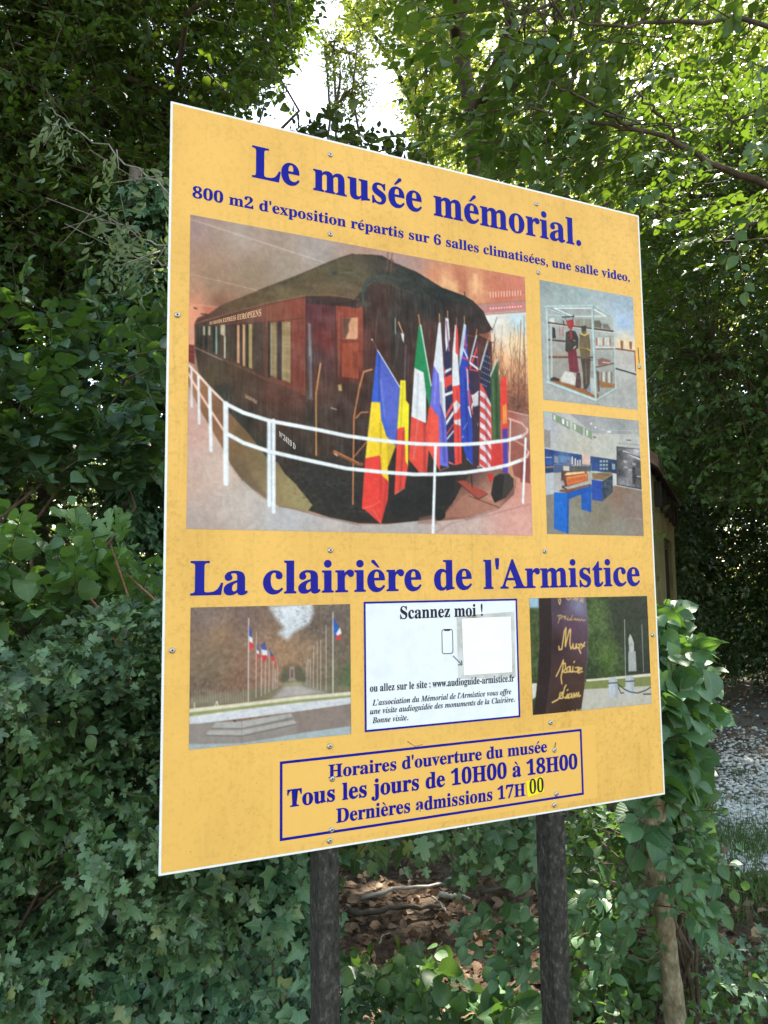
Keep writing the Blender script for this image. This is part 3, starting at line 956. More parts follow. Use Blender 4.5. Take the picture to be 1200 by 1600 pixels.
def deadtwig(label, pts, d, r0, leafy):
    P_ = np.array([at(np.array(float(a)), np.array(float(b)), d + 0.1 * i) for i, (a, b) in enumerate(pts)])
    root = empty('hanging_branch', P_[0], label, 'branch', 'pale branches left of the board')
    mb = MB()
    t = np.linspace(0, 1, len(P_))
    s_ = np.linspace(0, 1, 16)
    L_ = np.stack([np.interp(s_, t, P_[:, c]) for c in range(3)], -1) + rng.normal(0, 0.006, (16, 3))
    mb.tube(L_, r0 * (1 - 0.7 * s_), 6)
    sp = L_[rng.integers(3, 16, leafy)] + rng.normal(0, 0.015, (leafy, 3))
    for q_ in sp[::2]:
        mb.tube([q_, q_ + rng.normal(0, 0.10, 3) - RIGHT * 0.08], [0.003, 0.0015], 4)
    mb.build('stem', M_greytwig, root, True)
    n = leafy
    la, tw = shoots(sp, rng.normal(0, 0.5, (n, 3)) + [0, 0, -0.7], rng.normal(0, 1, (n, 3)), rng.uniform(0.12, 0.24, n), 11, 0.05, 'slim', 0.3, 0.7, 0.4, 0.5)
    mesh('foliage', la[0], la[1], G_ash, root, la[2], la[3])


deadtwig('pale leafless twig with hanging grey-green leaflets, upper one at the board edge', [(320, 330), (265, 300), (215, 265), (165, 230), (108, 200), (80, 165)], 3.0, 0.0055, 13)
deadtwig('lower pale twig with drooping leaflets beside the board edge', [(330, 420), (265, 385), (215, 372), (170, 335), (150, 322)], 3.0, 0.005, 18)
deadtwig('thin grey twig with few leaflets just above the hazel leaves', [(320, 425), (262, 412), (215, 402), (160, 400)], 3.2, 0.006, 10)

# ------------------------------------------------------------------ near hedge on the left
P = np.concatenate([volume([(-500, 900), (-160, 900), (20, 980), (140, 960), (250, 900), (330, 960), (430, 1100), (520, 1250), (530, 1330), (390, 1400), (250, 1480), (120, 1560), (-500, 1640)], 1.95, 3.2, N_(2500), 0.0, front=True, off=2),
                    volume([(-500, 1050), (330, 1000), (520, 1280), (250, 1470), (-500, 1600)], 1.9, 2.4, N_(900), 0.30, 0.3, 14)])
st = MB()
for k in range(26):
    b0 = poleat(rng.uniform(-400, 420), rng.uniform(2.5, 3.1))
    p_, r_ = limb(b0, P[rng.integers(len(P))], 0.012, 0.003, 0.05, 9, 0.3)
    st.tube(p_, r_, 6)
plant('field_maple_hedge', 'thick hedge of small lobed bluish green maple leaves left of the board', 'hedge', poleat(0, 2.9), P, spray_dirs(P, poleat(0, 3.6, 0.6), 0.1, 0.7, 0.6, 0.5), up_normals(len(P), 0.45, 0.75),
      rng.uniform(0.10, 0.20, len(P)), 9, 0.040, 'maple', G_hedge, droop=0.3, jit=0.4, stems=st)
# brighter hornbeam shoots on top and in the hedge
P = np.concatenate([volume([(-450, 800), (-60, 780), (40, 800), (130, 800), (160, 860), (120, 940), (-450, 1000)], 2.0, 2.9, N_(290), 0.30, 0.3, 15),
                    volume([(70, 850), (240, 880), (250, 960), (100, 960)], 2.3, 2.9, N_(50), 0.0)])
plant('hazel', 'light green broad leaves sprouting from the top of the left hedge', 'shrub', poleat(-60, 2.8), P, spray_dirs(P, poleat(-60, 2.9, 1.0), 0.25, 0.7, 0.3, 0.4), up_normals(len(P), 0.35, 0.2), rng.uniform(0.14, 0.28, len(P)), 7, 0.064, 'hazel', G_herb, droop=0.22)
P = np.concatenate([volume([(-450, 1060), (120, 1040), (150, 1120), (60, 1330), (-450, 1400)], 1.9, 2.3, N_(190), 0.38, 0.3, 16), volume([(60, 1140), (130, 1060), (150, 1200), (190, 1330), (100, 1330)], 1.85, 2.1, N_(34), 0.0)])
plant('hornbeam_hedge', 'oval green leaves growing through the left part of the hedge', 'hedge', poleat(-60, 2.6), P, spray_dirs(P, poleat(-60, 3.2, 0.5), -0.1, 0.7, 0.5, 0.4), up_normals(len(P), 0.4, 0.6), rng.uniform(0.12, 0.22, len(P)), 8, 0.044, 'ovate', G_ovate, droop=0.35)
# reddish shoots
for lab, pts in (('red-brown shoot rising from the middle of the hedge top', [(168, 980), (150, 945), (125, 915), (108, 893)]), ('long red-brown shoot leaning left at the hedge top', [(212, 968), (200, 930), (185, 885), (172, 848)]),
                 ('red-brown shoot next to the board edge', [(262, 960), (240, 935), (218, 915), (196, 895)]), ('short red-brown shoot low on the hedge top', [(192, 1004), (170, 996), (150, 990)])):
    P_ = np.array([at(np.array(float(a)), np.array(float(b)), 2.15 + 0.03 * i) for i, (a, b) in enumerate(pts)])
    root = empty('red_shoot', P_[0], lab, 'shoot', 'red shoots in the hedge')
    mb = MB()
    mb.tube(P_, [0.0036, 0.0032, 0.0028, 0.0018][:len(P_)], 6)
    mb.build('stem', M_redtwig, root, True)
    la, tw = shoots(P_[-2:], np.array([[0, 0, 1.0]] * 2) + rng.normal(0, 0.3, (2, 3)), up_normals(2, 0.4, 0.3), np.full(2, 0.10), 5, 0.045, 'maple', 0.1)
    mesh('foliage', la[0], la[1], G_herb, root, la[2], la[3])

# ivy bank under the board
P = np.concatenate([volume([(230, 1400), (380, 1340), (500, 1300), (515, 1440), (505, 1560), (560, 1700), (180, 1700), (180, 1500)], 1.95, 2.6, N_(900), 0.0, front=True, off=5, zmin=0.02),
                    volume([(470, 1500), (700, 1520), (720, 1700), (450, 1700)], 2.3, 2.8, N_(70), 0.0, zmin=0.02)])
plant('ivy', 'glossy dark ivy covering the bank under the left half of the board', 'ivy', poleat(400, 2.6), P, norm(-FWD * 0.4 + rng.normal(0, 0.5, P.shape) + [0, 0, -0.4]), up_normals(len(P), 0.35, 0.9), rng.uniform(0.10, 0.2, len(P)), 8, 0.046, 'ivy', G_ivy, droop=0.3, jit=0.3)
# bright low herbs, bottom left
P = volume([(-300, 1500), (60, 1500), (160, 1540), (260, 1560), (330, 1700), (-300, 1720)], 2.0, 2.6, N_(190), 0.0, zmin=0.02)
plant('herb_clump', 'bright green low leafy plants in the bottom left corner', 'plant', poleat(60, 2.4), P, norm(-FWD * 0.3 + rng.normal(0, 0.5, P.shape) + [0, 0, 0.5]), up_normals(len(P), 0.35, 0.4), rng.uniform(0.08, 0.18, len(P)), 7, 0.046, 'ovate', G_herb, droop=0.3)
# maple branch hanging behind the lower edge of the board
P = np.concatenate([volume([(885, 1270), (1000, 1260), (1110, 1290), (1100, 1400), (1000, 1420), (885, 1400)], 2.8, 3.6, N_(150), 0.0),
                    volume([(880, 1400), (1000, 1420), (1050, 1560), (880, 1560)], 2.5, 3.0, N_(60), 0.0, zmin=0.05)])
plant('dogwood', 'low dark leafy shrub filling the gap behind the young trunk and the right post', 'shrub', poleat(980, 3.3), P, norm(rng.normal(0, 0.6, P.shape) + [0, 0, 0.15]), up_normals(len(P), 0.45, 0.4), rng.uniform(0.12, 0.25, len(P)), 7, 0.058, 'ovate', G_ovate, droop=0.25)
P = volume([(525, 1270), (850, 1200), (850, 1300), (800, 1330), (720, 1345), (650, 1310), (560, 1325)], 2.0, 2.5, N_(85), 0.0)
plant('maple_branch', 'lobed maple leaves hanging just below the board between the posts', 'branch', at(690, 1250, 2.3), P, norm(rng.normal(0, 0.6, P.shape) + [0, 0, -0.25]), up_normals(len(P), 0.4, 0.5), rng.uniform(0.10, 0.22, len(P)), 7, 0.050, 'maple', G_hedge, droop=0.35)
P = np.concatenate([volume([(740, 1290), (850, 1270), (850, 1360), (770, 1345)], 2.0, 2.3, N_(16), 0.0), volume([(730, 1430), (800, 1410), (850, 1430), (850, 1540), (770, 1530)], 2.1, 2.4, N_(22), 0.0)])
plant('beech_sapling', 'beech twig with oval toothed leaves in front of the litter, left of the right post', 'sapling', poleat(830, 2.4), P, norm(-RIGHT * 0.7 + rng.normal(0, 0.4, P.shape)), up_normals(len(P), 0.3, 0.6), rng.uniform(0.10, 0.2, len(P)), 7, 0.052, 'ovate', G_rasp, droop=0.25)
# seedlings along the bottom edge
for lab, poly, nn_, mt, kd, sz in (('broad-leaved seedlings at the bottom edge between the posts', [(640, 1500), (720, 1490), (800, 1550), (860, 1560), (860, 1720), (620, 1720)], 46, G_rasp, 'hazel', 0.085),
                                   ('small seedlings with round leaves in front of the litter', [(560, 1480), (690, 1480), (690, 1540), (580, 1560)], 16, G_herb, 'hazel', 0.06),
                                   ('low ground plants at the foot of the young trunk', [(880, 1540), (1010, 1560), (1200, 1500), (1260, 1720), (870, 1720)], 110, G_ovate, 'ovate', 0.040),
                                   ('mixed low leaves on the ground right of the young trunk', [(1070, 1440), (1200, 1440), (1260, 1640), (1080, 1640)], 90, G_ivy, 'ivy', 0.033)):
    P = volume(poly, 2.3, 2.95, N_(nn_), 0.0, zmin=0.03)
    plant('seedlings', lab, 'plant', onground(np.array(float(poly[0][0])), np.array(1600.0)), P, norm(-FWD * 0.2 + rng.normal(0, 0.6, P.shape) + [0, 0, 0.3]), up_normals(len(P), 0.3, 0.35), rng.uniform(0.06, 0.16, len(P)), 5, sz, kd, mt, droop=0.3)

# ------------------------------------------------------------------ right: young trunk with shoots, shrub beside the board
rp = [(1072, 1760), (1058, 1620), (1050, 1540), (1040, 1450), (1024, 1370), (1015, 1310), (1016, 1258), (1020, 1200), (1010, 1000), (1000, 800), (985, 600)]
dp = [2.35, 2.3, 2.28, 2.26, 2.25, 2.25, 2.25, 2.25, 2.35, 2.5, 2.6]
wp = [36, 34, 32, 30, 30, 36, 50, 34, 32, 28, 24]
P_ = np.array([at(np.array(float(a)), np.array(float(b)), d) for (a, b), d in zip(rp, dp)])
r_ = np.array([w / 2 / F_PX * d for w, d in zip(wp, dp)])
s_ = np.linspace(0, len(rp) - 1, 60)
TP = np.stack([np.interp(s_, np.arange(len(rp)), P_[:, c]) for c in range(3)], -1)
for c in range(3):
    TP[2:-2, c] = (TP[:-4, c] + TP[1:-3, c] + TP[2:-2, c] + TP[3:-1, c] + TP[4:, c]) / 5
TP[0, 2] = -0.1
root = empty('young_hornbeam', [TP[0, 0], TP[0, 1], 0], 'slender grey-brown young trunk with oval-leaved shoots at the lower right corner of the board', 'tree')
mb = MB()
mb.tube(TP, np.interp(s_, np.arange(len(rp)), r_) * (1 + 0.06 * rng.normal(0, 1, 60)), 14)
fork = TP[33]
mb.tube([at(np.array(1016.), np.array(1275.), 2.25), at(np.array(1000.), np.array(1245.), 2.27), at(np.array(985.), np.array(1215.), 2.3), at(np.array(960.), np.array(1150.), 2.35)], [0.03, 0.027, 0.024, 0.02], 12)
mb.build('trunk', M_young, root, True)
P = np.concatenate([volume([(910, 1390), (960, 1360), (1020, 1390), (1000, 1480), (960, 1500), (910, 1470)], 2.02, 2.25, N_(40), 0.0),
                    volume([(1052, 1265), (1082, 1265), (1085, 1330), (1085, 1420), (1050, 1440), (1040, 1400), (1050, 1330)], 2.02, 2.3, N_(34), 0.0),
                    volume([(895, 1290), (990, 1270), (985, 1350), (905, 1360)], 2.3, 2.7, N_(26), 0.0),
                    volume([(900, 480), (975, 500), (985, 700), (900, 720)], 2.4, 2.9, N_(60), 0.0)])
c_ = TP[np.argmin(((P[:, None] - TP[None]) ** 2).sum(2), 1)]
D = norm((P - c_) + rng.normal(0, 0.06, P.shape))
la, tw = shoots(P, D, up_normals(len(P), 0.6, 0.6), rng.uniform(0.08, 0.16, len(P)), 6, 0.047, 'ovate', 0.12, 0.85, 0.5)
mesh('crown', la[0], la[1], G_rasp, root, la[2], la[3])
mb = MB()
for a, b in zip(c_, P):
    if rng.random() < 0.35:
        a = TP[np.clip(np.argmin(((a - TP) ** 2).sum(1)) + rng.integers(-6, 7), 0, 45)]
        mb.tube([a, (a + b) / 2 + rng.normal(0, 0.015, 3), b], [0.0025, 0.002, 0.0014], 4, False)
mb.add(*tw)
mb.build('twigs', M_twig, root)

P = np.concatenate([volume([(1010, 945), (1045, 945), (1070, 985), (1098, 1010), (1085, 1060), (1088, 1090), (1075, 1150), (1075, 1210), (1070, 1280), (1000, 1300), (1000, 1000)], 2.15, 2.75, N_(190), 0.0),
                    volume([(1020, 1180), (1075, 1180), (1080, 1300), (1000, 1300)], 2.4, 2.9, N_(70), 0.0)])
st = MB()
for k in range(9):
    p_, r_ = limb(poleat(rng.uniform(1020, 1080), 2.75), P[rng.integers(len(P))], 0.009, 0.003, 0.06, 8, 0.2)
    st.tube(p_, r_, 6)
plant('bramble_shrub', 'fresh green shrub with large toothed leaves hugging the right edge of the board', 'shrub', poleat(1050, 2.75), P, spray_dirs(P, poleat(1030, 2.8, 0.9), 0.0, 0.8, 0.4, 0.4), up_normals(len(P), 0.4, 0.55), rng.uniform(0.12, 0.22, len(P)), 5, 0.080, 'hazel', G_rasp, droop=0.3, stems=st)

# rose at the edge of the shrub
c = at(np.array(1109.), np.array(1196.), 2.6)
root = empty('red_rose', c, 'single dark red blossom at the edge of the shrub above the gravel', 'flower')
n = 16
a = rng.uniform(0, 6.28, n)
la = leaves('hazel', np.repeat(c[None], n, 0) + rng.normal(0, 0.004, (n, 3)), np.stack([np.cos(a), np.sin(a), rng.uniform(-0.2, 0.7, n)], -1), np.stack([-np.cos(a) * 0.5, -np.sin(a) * 0.5, 0 * a + 1], -1), rng.uniform(0.018, 0.03, n), -0.4)
mesh('blossom', la[0], la[1], leaf_mat('rose_petal', (0.20, 0.01, 0.03), (0.36, 0.03, 0.08), (0.3, 0.02, 0.05), 0.25), root, la[2], la[3])
mb = MB()
mb.tube([c, c - RIGHT * 0.05 + [0, 0, -0.06], c - RIGHT * 0.12 + [0, 0, -0.16]], 0.0022, 5)
mb.build('stem', M_twig, root, True)

# ------------------------------------------------------------------ the sign
class Print:
    """a printed picture: a finely gridded sheet on the board; every grid point takes a printed colour"""
    def __init__(s, quad, cell, seed=0):
        q = board_uv(np.array(quad, float))
        s.x0, s.x1 = (q[0, 0] + q[3, 0]) / 2, (q[1, 0] + q[2, 0]) / 2
        s.z1, s.z0 = (q[0, 1] + q[1, 1]) / 2, (q[2, 1] + q[3, 1]) / 2
        s.cell = cell
        s.nx = int((s.x1 - s.x0) / cell) + 1
        s.nz = int((s.z1 - s.z0) / cell) + 1
        s.c = np.zeros((s.nz, s.nx, 3)) + 128.0
        s.rg = np.random.default_rng(seed)
        s.clip = None
        s.k = 1.2 / cell / 1000                     # grid steps per photo pixel, roughly

    def g(s, p):
        q = board_uv(np.asarray(p, float))
        return np.stack([(q[..., 0] - s.x0) / (s.x1 - s.x0) * (s.nx - 1), (s.z1 - q[..., 1]) / (s.z1 - s.z0) * (s.nz - 1)], -1)

    def _win(s, P, pad):
        a = np.maximum(np.floor(P.min(0) - pad).astype(int), 0)
        b = np.minimum(np.ceil(P.max(0) + pad).astype(int) + 1, [s.nx, s.nz])
        if (b <= a).any(): return None
        X, Y = np.meshgrid(np.arange(a[0], b[0]), np.arange(a[1], b[1]))
        return a, b, X.astype(float), Y.astype(float)

    @staticmethod
    def _dist(X, Y, P, closed):
        d = np.full(X.shape, 1e9)
        n = len(P)
        for i in range(n if closed else n - 1):
            (x1, y1), (x2, y2) = P[i], P[(i + 1) % n]
            dx, dy = x2 - x1, y2 - y1
            t = np.clip(((X - x1) * dx + (Y - y1) * dy) / max(dx * dx + dy * dy, 1e-9), 0, 1)
            d = np.minimum(d, (X - x1 - t * dx) ** 2 + (Y - y1 - t * dy) ** 2)
        return np.sqrt(d)

    def _mix(s, a, b, al, col):
        if s.clip is not None:
            al = al * s.clip[a[1]:b[1], a[0]:b[0]]
        w = s.c[a[1]:b[1], a[0]:b[0]]
        s.c[a[1]:b[1], a[0]:b[0]] = w + (col - w) * al[..., None]

    def poly(s, pts, col, a=1.0, soft=1.2):
        P = s.g(pts)
        w = s._win(P, soft + 1)
        if w is None: return
        lo, hi, X, Y = w
        d = s._dist(X, Y, P, True)
        d = np.where(inpoly(X, Y, P), d, -d)
        al = np.clip(0.5 + d / soft, 0, 1) * a
        s._mix(lo, hi, al, col(X, Y) if callable(col) else np.asarray(col, float))

    def line(s, pts, w, col, a=1.0, soft=1.2):
        P = s.g(pts)
        w = max(w * s.k, 0.6)
        win = s._win(P, w + 2)
        if win is None: return
        lo, hi, X, Y = win
        al = np.clip(0.5 + (w / 2 - s._dist(X, Y, P, False)) / soft, 0, 1) * a
        s._mix(lo, hi, al, np.asarray(col, float))

    def idw(s, ctl, p=2.2):
        C = [(s.g([q[:2]])[0], np.array(q[2], float)) for q in ctl]

        def f(X, Y):
            num, den = 0, 0
            for g_, c in C:
                w = 1 / (((X - g_[0]) ** 2 + (Y - g_[1]) ** 2) + 30) ** (p / 2)
                num = num + w[..., None] * c
                den = den + w[..., None]
            return num / den
        return f

    def clip_to(s, pts):
        s.clip = None
        if pts is None: return
        m = np.zeros((s.nz, s.nx))
        keep, s.c = s.c, np.zeros((s.nz, s.nx, 3))
        s.poly(pts, (1, 1, 1))
        m = s.c[..., 0]
        s.c, s.clip = keep, m

    def noise(s, step, stepz=None):
        stepz = stepz or step
        n = s.rg.random((int(s.nz / stepz) + 3, int(s.nx / step) + 3))
        Y, X = np.meshgrid(np.arange(s.nz) / stepz, np.arange(s.nx) / step, indexing='ij')
        i, j = Y.astype(int), X.astype(int)
        f, g = Y - i, X - j
        return (n[i, j] * (1 - f) * (1 - g) + n[i + 1, j] * f * (1 - g) + n[i, j + 1] * (1 - f) * g + n[i + 1, j + 1] * f * g) - 0.5

    def blotch(s, amp, step, pts=None, stepz=None, tint=(1, 1, 1)):
        n = s.noise(step, stepz)[..., None] * amp * np.asarray(tint)
        if pts is None:
            s.c += n
            return
        P = s.g(pts)
        w = s._win(P, 1)
        if w is None: return
        lo, hi, X, Y = w
        m = inpoly(X, Y, P)[..., None]
        s.c[lo[1]:hi[1], lo[0]:hi[0]] += n[lo[1]:hi[1], lo[0]:hi[0]] * m

    def build(s, name, mat, parent, y):
        s.c = s.c * (1 + 0.08 * s.noise(2.2)[..., None] + 0.08 * s.noise(6)[..., None] + 0.06 * s.noise(18)[..., None])
        s.blotch(9, 1.0)
        s.blotch(7, 5)
        s.blotch(6, 30)
        for ax_ in (0, 1):                          # soft print
            s.c = 0.5 * s.c + 0.25 * (np.roll(s.c, 1, ax_) + np.roll(s.c, -1, ax_))
        c = np.clip(s.c, 3, 252)
        X, Z = np.meshgrid(np.linspace(s.x0, s.x1, s.nx), np.linspace(s.z1, s.z0, s.nz))
        V = np.stack([X, np.full_like(X, y), Z], -1).reshape(-1, 3)
        i = (np.arange(s.nz - 1)[:, None] * s.nx + np.arange(s.nx - 1)[None]).ravel()
        F = np.stack([i, i + s.nx, i + s.nx + 1, i + 1], -1)
        col = np.concatenate([(lin(c) ** 0.93 * PRINT_K + 0.004) * np.array([1.03, 1.0, 0.95]), np.ones((s.nz, s.nx, 1))], -1).reshape(-1, 4)
        return mesh(name, V, F, mat, parent, col=col, smooth=False)


PRINT_K = 0.86


def fr(ox, oy, k):
    return lambda *p: [(ox + p[i] / k, oy + p[i + 1] / k) for i in range(0, len(p), 2)]


def print_mat():
    m, t, ns, L, b = newmat('printed_ink')
    a = ns.new('ShaderNodeAttribute')
    a.attribute_name = 'print'
    L.new(a.outputs['Color'], b.inputs['Base Color'])
    b.inputs['Roughness'].default_value = 0.38
    b.inputs['Specular IOR Level'].default_value = 0.12
    return m


def yellow_mat(name, dirt):
    m, t, ns, L, b = newmat(name)
    tc = ns.new('ShaderNodeTexCoord')

    def nz(scale, detail, st=(1, 1, 1), rough=0.6):
        mp = ns.new('ShaderNodeMapping')
        mp.inputs['Scale'].default_value = st
        L.new(tc.outputs['Object'], mp.inputs[0])
        n = ns.new('ShaderNodeTexNoise')
        n.inputs['Scale'].default_value = scale
        n.inputs['Detail'].default_value = detail
        n.inputs['Roughness'].default_value = rough
        L.new(mp.outputs[0], n.inputs['Vector'])
        return n.outputs[0]

    def mul(fac, c0, c1, p0, p1, src):
        r = ramp(ns, [(p0, c0), (p1, c1)])
        L.new(fac, r.inputs[0])
        mx = ns.new('ShaderNodeMix')
        mx.data_type = 'RGBA'
        mx.blend_type = 'MULTIPLY'
        mx.inputs['Factor'].default_value = 1
        L.new(src, mx.inputs['A'])
        L.new(r.outputs[0], mx.inputs['B'])
        return mx.outputs['Result']
    base = ns.new('ShaderNodeRGB')
    base.outputs[0].default_value = (0.82, 0.475, 0.118, 1)
    c = base.outputs[0]
    clean = c
    g = 1 - 0.18 * dirt
    c = mul(nz(5, 9, (1, 1, 0.6), 0.7), (g, g * 0.97, g * 0.90), (1, 1, 1), 0.34, 0.60, c)
    g = 1 - 0.14 * dirt
    c = mul(nz(110, 5), (g, g, g * 0.97), (1, 1, 1), 0.36, 0.5, c)
    c = mul(nz(90, 6, (1, 1, 0.06)), (1 - 0.13 * dirt,) * 3, (1, 1, 1), 0.30, 0.46, c)
    c = mul(nz(60, 8, (1, 1, 0.9), 0.8), (0.62, 0.54, 0.40), (1, 1, 1), 0.27, 0.34, c)
    mask = ramp(ns, [(0.36, (0.25, 0.25, 0.25)), (0.62, (1, 1, 1))])
    L.new(nz(2.1, 4), mask.inputs[0])
    mm = ns.new('ShaderNodeMix')
    mm.data_type = 'RGBA'
    L.new(mask.outputs[0], mm.inputs['Factor'])
    L.new(clean, mm.inputs['A'])
    L.new(c, mm.inputs['B'])
    c = mm.outputs['Result']
    c = mul(nz(260, 2), (1 - 0.7 * dirt, 1 - 0.7 * dirt, 1 - 0.68 * dirt), (1, 1, 1), 0.23, 0.29, c)
    c = mul(nz(33, 8, (1, 1, 1), 0.8), (0.5, 0.42, 0.3), (1, 1, 1), 0.24, 0.29, c)
    rgh = ramp(ns, [(0.3, (0.28, 0.28, 0.28)), (0.7, (0.5, 0.5, 0.5))])
    L.new(nz(9, 6), rgh.inputs[0])
    L.new(rgh.outputs[0], b.inputs['Roughness'])
    L.new(c, b.inputs['Base Color'])
    b.inputs['Roughness'].default_value = 0.36
    b.inputs['Specular IOR Level'].default_value = 0.15
    return m


def flat_mat(name, c, rough=0.4, var=0.06, scale=60, metal=0.0):
    m = noise_mat(name, [(0.3, tuple(max(0, x * (1 - var)) for x in c)), (0.7, tuple(min(1, x * (1 + var)) for x in c))], scale, 4, rough, 0)
    m.node_tree.nodes['Principled BSDF'].inputs['Metallic'].default_value = metal
    m.node_tree.nodes['Principled BSDF'].inputs['Specular IOR Level'].default_value = 0.12 if not metal else 0.5
    return m


M_print = print_mat()
M_yellow = yellow_mat('yellow_print', 1.0)
M_yellow2 = yellow_mat('yellow_sticker', 0.15)
M_white = flat_mat('white_edge', (0.80, 0.80, 0.78), 0.4)
M_alu = flat_mat('board_back', (0.55, 0.55, 0.54), 0.45)
M_blue = flat_mat('blue_ink', (0.007, 0.008, 0.25), 0.35, 0.12)
M_black = flat_mat('black_ink', (0.014, 0.016, 0.035), 0.4, 0.2)
M_gold = flat_mat('gold_ink', (0.62, 0.36, 0.20), 0.4, 0.1)
M_paper = flat_mat('sticker_paper', (0.76, 0.78, 0.80), 0.35, 0.05, 25)
M_code = flat_mat('fresh_paper', (0.86, 0.86, 0.86), 0.4, 0.03, 25)
M_oldglue = noise_mat('glue_residue', [(0.30, (0.16, 0.11, 0.06)), (0.42, (0.45, 0.43, 0.38)), (0.62, (0.62, 0.62, 0.60))], 18, 7, 0.6, 0)
M_neon = flat_mat('yellow_tape', (0.88, 0.74, 0.02), 0.4, 0.06)
M_steel = flat_mat('screw_steel', (0.45, 0.44, 0.42), 0.35, 0.1, 200, 0.9)
M_recess = flat_mat('screw_recess', (0.05, 0.045, 0.04), 0.7, 0.3, 200)  # near-black colour of the screw recess
M_post = noise_mat('tarred_wood', [(0.3, (0.016, 0.015, 0.013)), (0.54, (0.045, 0.042, 0.036)), (0.64, (0.085, 0.078, 0.064)), (0.76, (0.20, 0.16, 0.10))],
                   75, 12, 0.85, 0.9, (1.4, 1.4, 0.8), 140, 0.12, 0.004)

sign = empty('information_sign', (W_B / 2, 0.05, 0), 'large yellow museum sign board on two dark wooden posts', 'sign')
# panel: white composite sheet, 4 mm, with the yellow print set in 3 mm from its edge
m = MB()
m.box((0, 0, Z_B), (W_B, 0.004, Z_B + H_B))
panel = m.build('panel', M_white, sign)


def sheet(name, pts, mat, parent, y):
    """flat sheet on the board; pts in board metres (x, z)"""
    V = [(p[0], y, p[1]) for p in pts]
    F = [(0, i + 1, i) for i in range(1, len(V) - 1)]
    return mesh(name, V, F, mat, parent, smooth=False)


def sub(name, o, label=None):
    if label: o['label'] = label
    return o


EDGE = 0.0042
yp = sheet('printed_background', [(EDGE, Z_B + EDGE), (W_B - EDGE, Z_B + EDGE), (W_B - EDGE, Z_B + H_B - EDGE), (EDGE, Z_B + H_B - EDGE)][::-1], M_yellow, sign, -0.0004)


def bquad(q):
    return [tuple(p) for p in board_uv(np.array(q, float))]


def framelines(name, q, w, mat, parent, y):
    """rectangular border line of width w (m), q board rect x0,x1,z0,z1"""
    x0, x1, z0, z1 = q
    m = MB()
    for a, b in (((x0, z0), (x1, z0 + w)), ((x0, z1 - w), (x1, z1)), ((x0, z0 + w), (x0 + w, z1 - w)), ((x1 - w, z0 + w), (x1, z1 - w))):
        m.quad((a[0], y, a[1]), (b[0], y, a[1]), (b[0], y, b[1]), (a[0], y, b[1]))
    return m.build(name, mat, parent)


# ---- lettering in a bold roman face
def mathb(s, it=False):
    r = ''
    for ch in s:
        if it:
            r += chr(0x1D468 + ord(ch) - 65) if 'A' <= ch <= 'Z' else chr(0x1D482 + ord(ch) - 97) if 'a' <= ch <= 'z' else ch
        else:
            r += (chr(0x1D400 + ord(ch) - 65) if 'A' <= ch <= 'Z' else chr(0x1D41A + ord(ch) - 97) if 'a' <= ch <= 'z'
                  else chr(0x1D7CE + ord(ch) - 48) if '0' <= ch <= '9' else ch)
    return r


def glyphs(s, it, bold):
    c = bpy.data.curves.new('lettering', 'FONT')
    c.body = mathb(s, it)
    c.size = 1
    c.offset = bold
    c.resolution_u = 5
    o = bpy.data.objects.new('lettering', c)
    sc.collection.objects.link(o)
    bpy.context.view_layer.update()
    me = bpy.data.meshes.new_from_object(o.evaluated_get(bpy.context.evaluated_depsgraph_get()))
    V = np.zeros(len(me.vertices) * 3)
    me.vertices.foreach_get('co', V)
    me.calc_loop_triangles()
    F = np.zeros(len(me.loop_triangles) * 3, np.int32)
    me.loop_triangles.foreach_get('vertices', F)
    bpy.data.objects.remove(o)
    bpy.data.curves.remove(c)
    bpy.data.meshes.remove(me)
    return V.reshape(-1, 3)[:, :2], F.reshape(-1, 3)


PLAIN = {'é': 'e', 'è': 'e', 'à': 'a'}


def text_mesh(s, it=False, bold=0.009):
    plain = ''.join(PLAIN.get(ch, ch) for ch in s)
    V, F = glyphs(plain, it, bold)
    layers = [(V, F, 0.0)]
    sl = 0.16 if it else 0
    for i, ch in enumerate(s):
        if ch in PLAIN:
            a = glyphs(plain[:i + 1], it, bold)[0][:, 0].max()
            w = glyphs(plain[i], it, bold)[0]
            cx = a - (w[:, 0].max() - w[:, 0].min()) / 2 + 0.01
            k = -1 if ch in 'èà' else 1
            pts = [(-0.075, 0.525), (-0.03, 0.52), (0.115, 0.635), (0.125, 0.675), (0.095, 0.70), (0.05, 0.695), (0.025, 0.66)]
            pts = [(cx + k * x + sl * (y - 0.25), y) for x, y in pts][::k]
            layers.append((np.array(pts), np.array([(0, j, j + 1) for j in range(1, len(pts) - 1)]), 0.0))
        elif ch in '.:' and not it or ch == '.' and it:
            a = glyphs(plain[:i + 1], it, bold)[0]
            e = glyphs('x' + ch, it, bold)[0][:, 0].max() - glyphs('x', it, bold)[0][:, 0].max()
            cx = a[:, 0].max() - 0.058
            an = np.arange(14) / 14 * 2 * math.pi
            for cy in ([0.068] if ch == '.' else [0.068, 0.40]):
                pts = np.stack([cx + 0.078 * np.cos(an), cy + 0.078 * np.sin(an)], -1)
                layers.append((pts, np.array([(0, j, j + 1) for j in range(1, 13)]), 1.0))
    return layers


CAPH = glyphs('L', False, 0.009)[0][:, 1].max()


